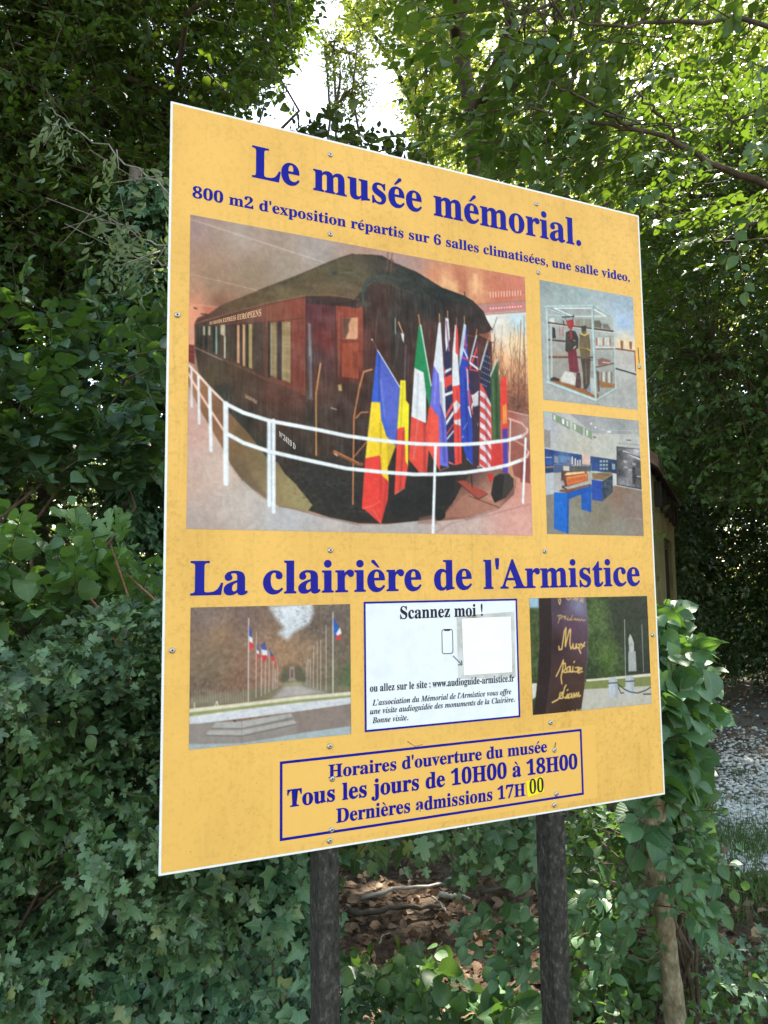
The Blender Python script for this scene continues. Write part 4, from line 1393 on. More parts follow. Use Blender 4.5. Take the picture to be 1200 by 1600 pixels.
def text(s, p0, ptop, p1, mat, parent, y, it=False, bold=0.009, label=None, skew=False):
    """p0 = baseline at the left edge, ptop = top of the capitals there, p1 = baseline at the right edge (photo pixels)"""
    a, t, b = board_uv(np.array([p0, ptop, p1], float))
    Ls = text_mesh(s, it, bold)
    x0 = min(v[:, 0].min() for v, f, l in Ls)
    x1 = max(v[:, 0].max() for v, f, l in Ls)
    kx = (b[0] - a[0]) / (x1 - x0)
    kz = (t[1] - a[1]) / CAPH
    mb = MB()
    for v, f, l in Ls:
        u = (v[:, 0] - x0) / (x1 - x0)
        X = a[0] + (v[:, 0] - x0) * kx
        Z = (a[1] + (b[1] - a[1]) * u) + v[:, 1] * kz
        mb.add(np.stack([X, np.full_like(X, y - 0.00012 * l), Z], -1), f)
    o = mb.build('lettering', mat, parent)
    if label: o['label'] = label
    return o


YT = -0.0009
text('Le musée mémorial.', (393.5, 276), (394, 227), (908, 384.5), M_blue, sign, YT, bold=0.009, label='title line of large blue letters at the top')
text("800 m2 d'exposition répartis sur 6 salles climatisées, une salle video.", (300.5, 308.5), (301, 291), (984, 440.5), M_blue, sign, YT, bold=0.010,
     label='small blue line under the title')
text("La clairière de l'Armistice", (297, 930), (298.2, 876.5), (1000, 914.5), M_blue, sign, YT, bold=0.010, label='second title in large blue letters across the middle')

# opening hours sticker
hs = bquad([(425, 1188), (929, 1131), (931.5, 1246), (425, 1326)])
x0, x1 = hs[0][0], hs[1][0]
z0, z1 = (hs[2][1] + hs[3][1]) / 2, (hs[0][1] + hs[1][1]) / 2
notice = sheet('notice_sticker', [(x0, max(z0, Z_B + EDGE + 0.002)), (x0, z1), (x1, z1), (x1, max(z0, Z_B + EDGE + 0.002))][::1], M_yellow2, sign, -0.0008)
notice['label'] = 'cleaner yellow sticker with the opening hours in a blue frame'
q = np.array(bquad([(437.3, 1190), (908.5, 1138.3), (911.5, 1241.8), (436.7, 1314)]))
framelines('border', (q[[0, 3], 0].mean(), q[[1, 2], 0].mean(), q[2:, 1].mean(), q[:2, 1].mean()), 0.0052, M_blue, notice, -0.0012)
text("Horaires d'ouverture du musée", (513, 1215.5), (513, 1195), (854.5, 1174.5), M_blue, notice, -0.0013, bold=0.013, label='first line of the opening hours')
text("Tous les jours de 10H00 à 18H00", (448.5, 1261), (448.5, 1234), (902, 1200.5), M_blue, notice, -0.0013, bold=0.015, label='second and largest line of the opening hours')
text("Dernières admissions 17H", (525, 1285.5), (525, 1263.5), (820.6, 1242.8), M_blue, notice, -0.0013, bold=0.013, label='third line of the opening hours')
sheet('tape_patch', bquad([(821.5, 1220.7), (847, 1212.5), (850, 1237), (824, 1245.6)]), M_neon, notice, -0.0015)['label'] = 'small bright yellow patch over the last two digits'
text("00", (827, 1240.5), (827, 1218.5), (849, 1236.5), M_black, notice, -0.0018, bold=0.0, label='two black digits on the yellow patch')

# audio guide sticker
q = np.array(bquad([(568.7, 940.5), (807.4, 935), (812.5, 1120), (569, 1144.6)]))
x0, x1, z0, z1 = q[[0, 3], 0].mean(), q[[1, 2], 0].mean(), q[2:, 1].mean(), q[:2, 1].mean()
guide = sheet('guide_sticker', [(x0, z0), (x0, z1), (x1, z1), (x1, z0)], M_paper, sign, -0.0008)
guide['label'] = 'white sticker with a blue frame advertising the audio guide'
framelines('border', (x0, x1, z0, z1), 0.0042, M_blue, guide, -0.0012)
text('Scannez moi !', (625, 967), (625, 947.5), (754, 962), M_black, guide, -0.0012, bold=0.010, label='black heading on the white sticker')
text('ou allez sur le site : www.audioguide-armistice.fr', (577.8, 1081), (578, 1069.3), (803, 1064.5), M_black, guide, -0.0012, bold=0.010, label='black web address line')
text("L'association du Mémorial de l'Armistice vous offre", (581.5, 1102.5), (582, 1093.3), (798.5, 1084.3), M_black, guide, -0.0012, True, 0.006, label='first slanted line of small print')
text("une visite audioguidée des monuments de la Clairière.", (577.8, 1116), (578, 1106.8), (804, 1096.4), M_black, guide, -0.0012, True, 0.006, label='second slanted line of small print')
text("Bonne visite.", (581.5, 1130), (582, 1120.8), (637.5, 1125), M_black, guide, -0.0012, True, 0.006, label='last slanted line of small print')
sheet('glue_patch', bquad([(713, 962.7), (803, 955.5), (805.3, 1058), (715.7, 1060.6)])[::1], M_oldglue, guide, -0.0011)['label'] = 'greyish torn remains under the square white paper'
m = MB()
pq = [bquad([(721, 966.5), (797.3, 963.3), (799.7, 1050), (724.5, 1055)])]
m.prism(pq[0], -0.0020, -0.0012)
m.build('code_paper', M_code, guide)['label'] = 'square white paper stuck on the right of the sticker'
# phone drawing and arrow
px = np.array(bquad([(689.7, 982.3), (707.6, 983.2), (707.6, 1021.5), (690, 1022)]))
ax0, ax1, az0, az1 = px[[0, 3], 0].mean(), px[[1, 2], 0].mean(), px[2:, 1].mean(), px[:2, 1].mean()
m = MB()
rr = 0.006
ol = []
for cx, cz, a0 in ((ax1 - rr, az1 - rr, 0), (ax0 + rr, az1 - rr, 90), (ax0 + rr, az0 + rr, 180), (ax1 - rr, az0 + rr, 270)):
    for k in range(5):
        a = math.radians(a0 + k * 22.5)
        ol.append((cx, cz, math.cos(a), math.sin(a)))
for i in range(len(ol)):
    a, b = ol[i], ol[(i + 1) % len(ol)]
    P = [(a[0] + a[2] * r_, -0.0012, a[1] + a[3] * r_) for r_ in (rr, rr - 0.0016)]
    Q = [(b[0] + b[2] * r_, -0.0012, b[1] + b[3] * r_) for r_ in (rr, rr - 0.0016)]
    m.quad(P[0], Q[0], Q[1], P[1])
xm = (ax0 + ax1) / 2
m.quad((xm - 0.007, -0.0013, az1 - 0.0042), (xm + 0.007, -0.0013, az1 - 0.0042), (xm + 0.007, -0.0013, az1 - 0.0012), (xm - 0.007, -0.0013, az1 - 0.0012))
m.build('phone_drawing', M_black, guide)
A_, B_ = np.array(bquad([(707.3, 1024.5), (720.8, 1038.3)]))
d = (B_ - A_) / np.linalg.norm(B_ - A_)
n_ = np.array([-d[1], d[0]])
m = MB()
y = -0.0022
for a, b, w0, w1 in ((A_, B_ - d * 0.003, 0.0008, 0.0008), (B_ + d * 0.001, B_ - d * 0.007 + n_ * 0.006, 0.0009, 0.0009), (B_ + d * 0.001, B_ - d * 0.007 - n_ * 0.006, 0.0009, 0.0009)):
    e = (b - a) / np.linalg.norm(b - a)
    k = np.array([-e[1], e[0]])
    m.quad(*[(p[0], y, p[1]) for p in (a - k * w0, b - k * w1, b + k * w1, a + k * w0)])
    y -= 0.0002
m.build('arrow_drawing', M_black, guide)

# posts behind the board
for xr, yr in ((531, 1330), (885.5, 1270)):
    w, dp_ = 0.0215, 0.064
    cx = board_uv(np.array([[xr, yr]]))[0, 0] * 1.0 + 0.003 - w
    xa = xr
    b = 0.006
    oc = [(-w + b, 0), (w - b, 0), (w, b), (w, dp_ - b), (w - b, dp_), (-w + b, dp_), (-w, dp_ - b), (-w, b)]
    zz = np.linspace(-0.3, Z_B + H_B - 0.06, 40)
    V, F = [], []
    for i, z in enumerate(zz):
        for j, (u, v) in enumerate(oc):
            V.append((cx + u + 0.0022 * (vnoise(np.array([u * 9, z * 3, xa]), 0.1) - 0.5), 0.0062 + v, z))
    for i in range(len(zz) - 1):
        for j in range(8):
            k = (j + 1) % 8
            F += [(i * 8 + j, i * 8 + k, i * 8 + 8 + k), (i * 8 + j, i * 8 + 8 + k, i * 8 + 8 + j)]
    n0 = (len(zz) - 1) * 8
    F += [(n0, n0 + j, n0 + j + 1) for j in range(1, 7)]
    mesh('post', V, F, M_post, sign, smooth=False)

# screws: domed washer with a dark recess
SCREWS = [(516, 242), (838, 319), (516, 366), (841, 426), (277, 492.5), (999, 574), (516, 860), (851, 861.5), (269, 1016.5), (1019.5, 992), (515, 1166),
          (860, 1129), (519, 1217), (518, 1296.5), (869, 1240.5), (515, 1313.5), (866, 1258), (866, 1172)]
for i, p in enumerate(SCREWS):
    c = board_uv(np.array([p], float))[0]
    m = MB()
    R = 0.0058
    prof = [(R, 0.0), (R, 0.0012), (R * 0.8, 0.0026), (R * 0.5, 0.0034), (R * 0.36, 0.0034), (R * 0.3, 0.0022), (0.0001, 0.0022)]
    V, F = [], []
    for r_, h in prof:
        for k in range(16):
            a = k / 16 * 2 * math.pi
            V.append((c[0] + r_ * math.cos(a), -0.0004 - h, c[1] + r_ * math.sin(a)))
    for a in range(len(prof) - 1):
        for k in range(16):
            l = (k + 1) % 16
            F += [(a * 16 + k, a * 16 + 16 + l, a * 16 + l), (a * 16 + k, a * 16 + 16 + k, a * 16 + 16 + l)]
    s_ = mesh('screw', V, F, M_steel, sign)
    m.prism([(c[0] + R * 0.3 * math.cos(a), c[1] + R * 0.3 * math.sin(a)) for a in np.arange(8) / 8 * 6.283], -0.0030, -0.00275)
    m.build('recess', M_recess, s_)
    s_.location = (0, 0, 0)

# weathering marks by two of the screws
M_stain = flat_mat('rust_stain', (0.16, 0.085, 0.04), 0.8, 0.3, 200)
for lab, pts, w in (('thin brown streak above a screw at the right edge', [(996.5, 543), (997.5, 556), (998.5, 568)], 0.0011), ('dark brown insect-like stain near the end of the first opening line', [(868, 1160), (866.5, 1167), (866, 1174)], 0.0013),
                    ('short dark scratch above the opening hours frame', [(636, 1158), (648, 1166), (660, 1163)], 0.0006)
                    ):
    B2 = board_uv(np.array(pts, float))
    mb = MB()
    for k in range(len(B2) - 1):
        e = (B2[k + 1] - B2[k]) / np.linalg.norm(B2[k + 1] - B2[k])
        o_ = np.array([-e[1], e[0]]) * w
        mb.quad(*[(v[0], -0.00135 - 0.0001 * k, v[1]) for v in (B2[k] - o_, B2[k + 1] - o_ * 0.8, B2[k + 1] + o_ * 0.8, B2[k] + o_)])
    mb.build('stain', M_stain, sign)['label'] = lab

# ------------------------------------------------------------------ the printed pictures
# 1: railway carriage behind a white railing, with a fan of flags
QM = [(296.7, 336.7), (822.3, 432.5), (829.5, 835.5), (291.7, 828.5)]
p = Print(QM, 0.0013, 1)
A, B, C, D = fr(290, 330, 4.4444), fr(550, 370, 4.2857), fr(290, 570, 4.4444), fr(540, 460, 3.75)
FULL = [(280, 300), (850, 420), (850, 860), (280, 860)]
p.poly(FULL, p.idw([(*A(60, 100)[0], (152, 122, 116)), (*A(400, 180)[0], (164, 143, 130)), (*A(900, 280)[0], (158, 145, 138)), (*A(200, 480)[0], (142, 115, 90)),
                    (*A(450, 450)[0], (140, 116, 92)), (*A(60, 500)[0], (165, 120, 95)), (*A(250, 640)[0], (125, 82, 60)), (*A(60, 640)[0], (200, 125, 92)),
                    (*A(700, 400)[0], (150, 130, 112)), (*B(420, 180)[0], (160, 120, 110)), (*B(560, 260)[0], (205, 125, 90)), (*B(620, 300)[0], (228, 165, 112)),
                    (*B(720, 260)[0], (180, 100, 70)), (*B(830, 320)[0], (228, 160, 110)), (*B(930, 300)[0], (190, 105, 75)), (*B(1120, 330)[0], (200, 110, 88)),
                    (*B(1000, 400)[0], (190, 95, 70)), (*B(330, 170)[0], (160, 130, 122))]))
p.blotch(14, 3, B(420, 150, 1180, 220, 1180, 430, 850, 430, 500, 300), 40)
p.line(A(30, 55, 980, 362), 1.1, (215, 195, 180), 0.8)
p.line(A(30, 437, 505, 552), 0.9, (205, 175, 155), 0.7)
p.line(A(25, 640, 240, 668), 0.8, (225, 160, 130), 0.5)
p.poly(A(15, 650, 240, 670, 62, 775, 62, 940, 15, 940), p.idw([(*A(30, 700)[0], (225, 140, 105)), (*A(200, 670)[0], (170, 90, 65)), (*A(40, 880)[0], (215, 140, 115))]))
p.line(A(25, 645, 200, 668), 0.7, (230, 165, 140), 0.6)
p.poly(A(10, 925, 62, 930, 62, 1065, 10, 1040), (104, 38, 32))
p.line(A(10, 955, 62, 960), 0.8, (150, 70, 60))
p.line(A(10, 990, 62, 994), 0.8, (150, 70, 60))
# floor
p.poly(C(-20, 60, 40, 200, 110, 330, 250, 570, 310, 690, 400, 815, 560, 935, 650, 985, 870, 1035, 1200, 1110) + D(240, 1350, 560, 1310, 850, 1240, 1000, 1130, 1010, 1040, 1120, 1060, 1120, 1500, -1000, 1500, -1000, 300),
       p.idw([(*C(40, 450)[0], (196, 150, 136)), (*C(40, 800)[0], (190, 155, 140)), (*C(60, 1100)[0], (165, 145, 138)), (*C(350, 950)[0], (188, 172, 162)), (*C(220, 750)[0], (200, 170, 155)),
              (*C(700, 1080)[0], (172, 168, 170)), (*D(300, 1370)[0], (165, 158, 155)), (*D(700, 1350)[0], (190, 160, 150)), (*D(1000, 1320)[0], (215, 150, 138)), (*D(1020, 1120)[0], (205, 130, 112))]))
p.poly(C(420, 830, 560, 940, 560, 1100, 480, 1150, 400, 1050), (185, 178, 172), 0.3, 14)
p.line(C(580, 1010, 590, 1160), 9, (198, 200, 205), 0.35, 8)
# right: glazed wall with winter trees at dusk
OUT = B(880, 520, 1180, 505, 1190, 1200, 1190, 1330, 1010, 1290, 940, 1000, 930, 640)
p.poly(OUT, p.idw([(*B(1100, 560)[0], (188, 212, 222)), (*B(1000, 600)[0], (215, 205, 190)), (*B(1100, 720)[0], (250, 212, 160)), (*B(1000, 850)[0], (245, 175, 120)), (*B(1120, 900)[0], (240, 165, 115)),
                   (*B(1100, 1010)[0], (160, 85, 60)), (*B(1100, 1130)[0], (100, 55, 40)), (*B(960, 560)[0], (225, 225, 222)), (*B(1040, 1150)[0], (120, 60, 42))]))
rt = np.random.default_rng(3)
for k in range(46):
    x = rt.uniform(930, 1180)
    y0, y1 = 1150, rt.uniform(560, 960)
    q = [(x, y0)]
    for j in range(1, 7):
        q.append((x + rt.normal(0, 5) + (rt.uniform(-20, 20)) * j / 6, y0 + (y1 - y0) * j / 6))
    p.line(B(*[v for a in q for v in a]), rt.uniform(0.5, 1.3), (92, 58, 40), rt.uniform(0.4, 0.85))
    for j in range(4):
        a = q[rt.integers(2, 6)]
        p.line(B(a[0], a[1], a[0] + rt.uniform(-35, 35), a[1] - rt.uniform(20, 70)), 0.5, (120, 80, 55), 0.6)
p.blotch(40, 4, B(950, 950, 1190, 950, 1190, 1180, 960, 1180), 3)
p.line(B(1130, 560, 1110, 1150), 1.5, (70, 45, 35), 0.8)
p.line(B(1150, 530, 1160, 1100), 1.2, (80, 55, 40), 0.7)
p.line(B(970, 540, 935, 640), 1.4, (70, 45, 35), 0.9)
p.poly(B(835, 450, 1185, 425, 1185, 505, 890, 525), (172, 118, 108))
p.line(B(880, 515, 1185, 492), 0.9, (225, 190, 175))
p.line(B(835, 452, 1185, 428), 0.8, (150, 80, 65))
p.line(B(915, 482, 1140, 466), 5.2, (226, 92, 96), 0.9, 3)
for k in range(12):
    x = 925 + k * 18.5
    p.line(B(x, 481 - k * 1.3, x + 3, 481 - k * 1.3), 2.4, (255, 240, 235))
    p.line(B(x, 372 - k * 0.9, x, 406 - k * 1.2), 1.5, (250, 225, 205))
p.poly(B(650, 300, 705, 300, 705, 370, 650, 350), (240, 180, 120), 0.5, 6)
p.poly(B(812, 250, 838, 255, 836, 380, 808, 372), (242, 185, 130), 0.6, 5)
p.poly(B(715, 280, 770, 290, 770, 390, 715, 372), (140, 72, 50), 0.5, 8)
# low wall right of the carriage
p.poly(D(935, 680, 1080, 715, 1080, 1110, 985, 1060, 940, 850), p.idw([(*D(960, 720)[0], (150, 75, 62)), (*D(1050, 760)[0], (160, 110, 100)), (*D(1000, 950)[0], (140, 70, 58)), (*D(1060, 1050)[0], (120, 55, 48))]))
p.line(D(945, 680, 1080, 713), 1.4, (225, 195, 185))
p.poly(D(1020, 985, 1075, 960, 1075, 1105, 1022, 1100), (125, 50, 45), 0.8)
# pit around the undercarriage
p.poly(C(0, 90, 60, 220, 110, 330, 250, 565, 310, 685, 400, 812, 560, 932, 650, 982, 740, 995, 870, 1025, 900, 900, 760, 700, 500, 400, 300, 250, 200, 200, 100, 60, 0, -20),
       p.idw([(*C(60, 180)[0], (150, 95, 62)), (*C(220, 330)[0], (110, 70, 45)), (*C(260, 500)[0], (130, 85, 55)), (*C(400, 480)[0], (95, 70, 42)), (*C(400, 640)[0], (110, 85, 55)), (*C(370, 740)[0], (80, 62, 42)),
              (*C(480, 780)[0], (122, 100, 68)), (*C(560, 640)[0], (105, 90, 55)), (*C(700, 850)[0], (140, 122, 78)), (*C(820, 960)[0], (140, 125, 80)), (*C(560, 900)[0], (140, 110, 80))]))
p.poly(C(310, 690, 400, 812, 560, 932, 560, 900, 470, 780, 350, 650), (90, 72, 52), 0.6, 8)
p.line(C(400, 812, 450, 865), 3, (170, 165, 160), 0.8)
p.line(C(650, 984, 760, 1000, 900, 1045, 1200, 1112), 1.2, (80, 75, 70), 0.8)
p.poly(D(520, 1330, 600, 1060, 860, 990, 985, 1080, 985, 1170, 900, 1250, 700, 1315), p.idw([(*D(700, 1250)[0], (150, 95, 75)), (*D(850, 1200)[0], (175, 115, 95)), (*D(620, 1280)[0], (120, 70, 55)), (*D(960, 1130)[0], (110, 70, 60)), (*D(700, 1050)[0], (60, 40, 35))]))
p.poly(D(560, 1310, 700, 1300, 905, 1250, 890, 1235, 760, 1150, 690, 1180), (160, 100, 82), 0.7)
p.line(D(720, 1180, 900, 1250), 1.5, (60, 40, 38))
# carriage: dark mass of the end and the undercarriage
p.poly(A(820, 600, 1200, 300) + B(0, 115, 130, 120, 290, 180, 430, 235, 600, 340, 750, 395, 810, 430, 880, 500, 905, 560, 940, 620, 905, 645, 840, 655, 935, 710, 940, 1000) +
       D(850, 700, 850, 980, 760, 1010, 690, 1100, 640, 1200, 560, 1310, 400, 1330, 240, 1345) + C(1200, 1100, 1000, 1060, 850, 1012, 880, 975, 760, 825, 690, 760, 640, 680, 560, 640, 560, 300, 830, 200),
       p.idw([(*B(150, 200)[0], (52, 44, 32)), (*B(500, 400)[0], (30, 30, 25)), (*B(800, 550)[0], (38, 30, 25)), (*B(250, 600)[0], (40, 30, 24)), (*B(100, 700)[0], (70, 32, 24)), (*C(700, 400)[0], (45, 34, 24)),
              (*C(900, 100)[0], (60, 34, 28)), (*C(900, 800)[0], (30, 28, 24)), (*C(1100, 950)[0], (26, 24, 22)), (*D(400, 1200)[0], (22, 20, 20)), (*B(880, 800)[0], (70, 34, 28)), (*B(600, 800)[0], (60, 30, 24)), (*C(700, 250)[0], (75, 45, 30))]))
# side below the windows
p.poly(A(62, 945, 330, 1065, 580, 1180) + C(730, 150, 830, 205, 830, 700, 690, 700, 560, 640, 430, 470, 300, 330, 200, 200, 90, 60),
       p.idw([(*A(80, 1000)[0], (62, 40, 26)), (*A(200, 1150)[0], (80, 56, 32)), (*C(350, 60)[0], (78, 50, 30)), (*C(400, 220)[0], (76, 48, 32)), (*C(600, 200)[0], (98, 48, 34)), (*C(780, 230)[0], (95, 48, 36)),
              (*C(260, 200)[0], (45, 42, 34)), (*C(400, 360)[0], (38, 36, 28)), (*C(600, 420)[0], (72, 44, 30)), (*C(780, 420)[0], (62, 40, 30)), (*C(560, 560)[0], (46, 38, 28)), (*C(780, 620)[0], (42, 32, 26))]))
p.line(A(62, 945, 330, 1065, 580, 1180) + C(730, 155, 830, 210), 1.3, (150, 105, 70), 0.6)
p.line(A(62, 945, 250, 1032), 1.4, (215, 200, 180), 0.9)
# side with the windows
p.poly(A(62, 785, 300, 710, 560, 640, 830, 590, 830, 1270, 580, 1180, 62, 945),
       p.idw([(*A(80, 860)[0], (66, 42, 28)), (*A(300, 900)[0], (80, 52, 34)), (*A(500, 900)[0], (98, 52, 38)), (*A(640, 700)[0], (140, 66, 44)), (*A(780, 900)[0], (136, 54, 40)), (*A(780, 1150)[0], (124, 50, 36)),
              (*A(500, 1130)[0], (104, 60, 42)), (*A(300, 760)[0], (105, 56, 40)), (*A(780, 660)[0], (145, 62, 44))]))
p.poly(A(75, 808, 545, 770, 548, 1150, 420, 1085, 75, 940), (62, 46, 32), 0.75, 3)
p.line(A(62, 812, 545, 772, 830, 742), 0.9, (60, 32, 26), 0.7)
for x0_, x1_, ya, yb, col in ((82, 90, 800, 930, (30, 26, 20)), (122, 136, 800, 865, (215, 185, 150)), (158, 170, 800, 865, (215, 180, 150)), (208, 218, 800, 995, (165, 190, 170)), (242, 274, 790, 870, (215, 180, 140)),
                              (266, 277, 870, 1025, (235, 215, 180)), (345, 356, 790, 1055, (40, 28, 22)), (356, 373, 792, 1058, (238, 160, 110)), (384, 395, 790, 1075, (42, 28, 22)), (395, 413, 788, 1080, (236, 165, 112)),
                              (424, 438, 786, 1090, (36, 30, 26)), (438, 461, 784, 1095, (196, 152, 88)), (570, 590, 770, 1160, (42, 28, 24)), (588, 634, 775, 1160, (150, 118, 76)), (634, 645, 770, 1170, (60, 34, 28)),
                              (645, 668, 765, 1180, (48, 34, 32)), (668, 727, 770, 1195, (168, 132, 84)), (135, 150, 800, 960, (26, 30, 24)), (190, 206, 800, 985, (24, 30, 26)), (98, 116, 805, 945, (34, 32, 24))):
    p.poly(A(x0_, ya, x1_, ya, x1_, yb, x0_, yb - (x1_ - x0_) * 0.45), col, 0.95)
p.line(A(592, 780, 592, 1140), 1.0, (190, 180, 165), 0.6)
p.line(A(672, 775, 672, 1180), 1.0, (185, 160, 130), 0.5)
p.blotch(22, 30, A(588, 775, 634, 775, 634, 1160, 588, 1150), 2)
p.blotch(26, 30, A(668, 775, 727, 775, 727, 1195, 668, 1180), 2)
for x in range(480, 570, 18):
    p.line(A(x, 775, x, 1120 + (x - 480) * 0.5), 0.8, (60, 34, 28), 0.7)
for x in range(285, 345, 14):
    p.line(A(x, 790, x, 1030), 0.7, (50, 34, 24), 0.6)
p.line(A(732, 750, 735, 1200) + C(735, 160), 1.6, (100, 42, 30), 0.8)
p.line(A(826, 600, 826, 1200) + C(826, 200), 1.4, (165, 80, 58), 0.6)
SIDE = A(62, 785, 300, 710, 560, 640, 830, 590, 830, 1270) + C(830, 700, 690, 700, 560, 640, 430, 470, 300, 330, 200, 200, 60, 0)
p.blotch(20, 2, SIDE, 26)
p.blotch(18, 14, SIDE, 14)
for k in range(60):
    x, y = rt.uniform(120, 800), rt.uniform(20, 600)
    if y < 60 + x * 0.1 or y > 120 + x * 0.75: continue
    p.line(C(x, y, x + rt.uniform(-3, 3), y + rt.uniform(20, 70)), rt.uniform(0.5, 1.2), (130, 95, 65), rt.uniform(0.08, 0.25), 2)
# end wall and door
p.poly(A(832, 605, 1035, 640, 1040, 1200) + C(1040, 600, 1000, 650, 900, 640, 830, 600), p.idw([(*A(870, 680)[0], (82, 38, 40)), (*A(960, 900)[0], (98, 38, 34)), (*A(870, 1000)[0], (62, 44, 42)), (*C(900, 150)[0], (74, 44, 34)), (*C(940, 450)[0], (48, 32, 24)), (*C(860, 400)[0], (46, 40, 32))]))
p.poly(A(835, 610, 1200, 650, 1200, 690, 1040, 660, 835, 640), (48, 34, 30), 0.9)
p.line(A(860, 790, 866, 1200) + C(866, 230), 5.5, (92, 80, 84), 0.85, 3)
p.line(A(858, 785, 860, 1000), 2.0, (165, 155, 165), 0.7, 3)
p.line(A(868, 900, 872, 1200) + C(872, 215), 1.5, (150, 140, 150), 0.5, 2)
p.line(C(850, 232, 880, 236), 3, (80, 72, 70))
p.poly(A(1042, 655, 1130, 665, 1200, 675) + B(70, 445, 75, 1000) + C(1200, 130, 1060, 130), p.idw([(*A(1060, 800)[0], (118, 45, 32)), (*A(1180, 700)[0], (135, 55, 35)), (*B(50, 800)[0], (120, 46, 28)), (*C(1120, 90)[0], (72, 32, 24))]))
p.poly(A(1085, 742, 1196, 740, 1194, 880, 1180, 890, 1090, 886), (206, 142, 102))
p.poly(A(1085, 742, 1150, 742, 1130, 790, 1135, 830, 1110, 886, 1088, 884), (82, 48, 38), 0.9, 2)
p.poly(A(1085, 918, 1200, 915, 1200, 1165, 1085, 1150), (138, 56, 32))
p.poly(A(1160, 970, 1200, 970, 1200, 1100, 1160, 1100), (112, 44, 26), 0.8, 3)
p.line(A(1062, 690, 1062, 1150), 1.2, (155, 75, 50), 0.6)
p.line(A(1045, 900, 1200, 903), 1.6, (85, 36, 26), 0.8)
p.poly(B(120, 330, 250, 310, 260, 700, 120, 700), (58, 34, 26), 0.6, 6)
p.poly(C(1055, 140, 1080, 135, 1085, 180, 1062, 182), (185, 150, 90), 0.9, 2)
p.line(C(1010, 300, 1045, 310), 2, (190, 180, 160), 0.7)
rt = np.random.default_rng(9)
# roof
ROOF = A(62, 780, 80, 742, 160, 712, 250, 652, 380, 600, 500, 553, 770, 450, 980, 360, 1080, 318, 1160, 297, 1200, 303) + B(60, 118, 100, 128, 130, 119, 200, 126, 280, 172, 430, 235, 600, 340, 750, 395, 810, 430, 790, 460, 500, 420, 260, 330, 150, 300, 80, 350, 0, 432) + A(1160, 610, 1000, 590, 830, 590, 560, 640, 300, 710)
p.poly(ROOF, p.idw([(*A(120, 745)[0], (70, 40, 28)), (*A(400, 640)[0], (82, 60, 36)), (*A(700, 560)[0], (96, 78, 48)), (*A(700, 480)[0], (62, 50, 32)), (*A(1000, 450)[0], (76, 66, 42)), (*A(1000, 550)[0], (98, 76, 50)),
                    (*B(0, 250)[0], (74, 66, 44)), (*B(200, 180)[0], (50, 44, 34)), (*B(400, 300)[0], (34, 36, 30)), (*B(600, 380)[0], (26, 28, 24)), (*A(1150, 560)[0], (92, 72, 50))]))
p.line(A(62, 782, 300, 712, 560, 640, 830, 585, 1000, 580, 1200, 612), 1.4, (150, 105, 75), 0.5)
p.line(A(62, 790, 300, 722, 560, 650, 830, 596), 1.2, (45, 28, 22), 0.6)
p.line(A(500, 553, 770, 450, 1000, 352, 1160, 297), 1.6, (52, 42, 32), 0.8)
p.line(A(1010, 430, 1170, 424), 0.8, (120, 115, 100), 0.7)
p.poly(A(1010, 420, 1050, 418, 1050, 442, 1010, 442), (55, 58, 52))
p.poly(A(70, 770, 110, 765, 110, 800, 70, 806), (75, 45, 32), 0.6)
p.line(A(60, 672, 76, 676), 2.5, (60, 35, 30))
p.line(A(110, 715, 150, 718), 2.2, (60, 35, 28))
p.line(B(75, 445, 72, 380, 95, 310, 150, 275, 250, 268, 330, 300), 7, (46, 54, 50), 0.95, 2)
p.line(B(72, 440, 68, 380, 92, 308, 145, 270, 240, 262), 1, (85, 92, 85), 0.6)
p.poly(B(60, 430, 130, 440, 135, 470, 0, 470), (60, 52, 44), 0.8)
p.line(B(240, 105, 232, 235), 1.6, (100, 60, 55))
p.line(B(268, 112, 258, 235), 1.6, (105, 60, 52))
p.line(B(255, 150, 275, 160, 280, 180), 2, (95, 55, 50))
p.line(B(752, 372, 758, 410), 2.2, (40, 28, 26))
p.poly(B(250, 480, 330, 460, 345, 900, 260, 900), (44, 38, 30), 0.7, 5)
p.poly(B(440, 560, 920, 640, 930, 1000, 440, 1000), (66, 34, 28), 0.55, 8)
p.line(B(840, 655, 945, 712), 1.6, (70, 34, 28))
p.line(B(740, 655, 840, 672), 0.7, (150, 140, 130), 0.7)
p.line(B(288, 545, 290, 650), 1.6, (190, 190, 185), 0.8)
p.line(B(175, 480, 150, 740), 0.8, (110, 100, 90), 0.6)
p.line(B(290, 430, 318, 490, 312, 700, 280, 870), 0.8, (90, 84, 76), 0.6)
p.line(B(910, 600, 925, 640), 1.2, (40, 26, 24))
END = A(832, 605, 1035, 640) + B(0, 432, 260, 330, 790, 460, 900, 560, 935, 700, 935, 1000) + D(850, 900, 400, 1000, 0, 1000) + C(1040, 640, 830, 620)
p.blotch(20, 2, END, 22)
p.blotch(22, 12, END, 12)
for k in range(70):
    x, y = rt.uniform(120, 920), rt.uniform(330, 1000)
    p.line(B(x, y, x + rt.uniform(-6, 6), y + rt.uniform(10, 90)), rt.uniform(0.4, 1.0), ((96, 70, 52), (20, 16, 14), (84, 84, 74))[k % 3], rt.uniform(0.15, 0.4))
p.blotch(16, 20, ROOF, 5)
p.blotch(12, 3, ROOF, 3)
p.line(B(560, 600, 566, 1000), 0.8, (98, 60, 44), 0.6)
p.line(B(760, 640, 764, 1000), 0.8, (98, 60, 44), 0.5)
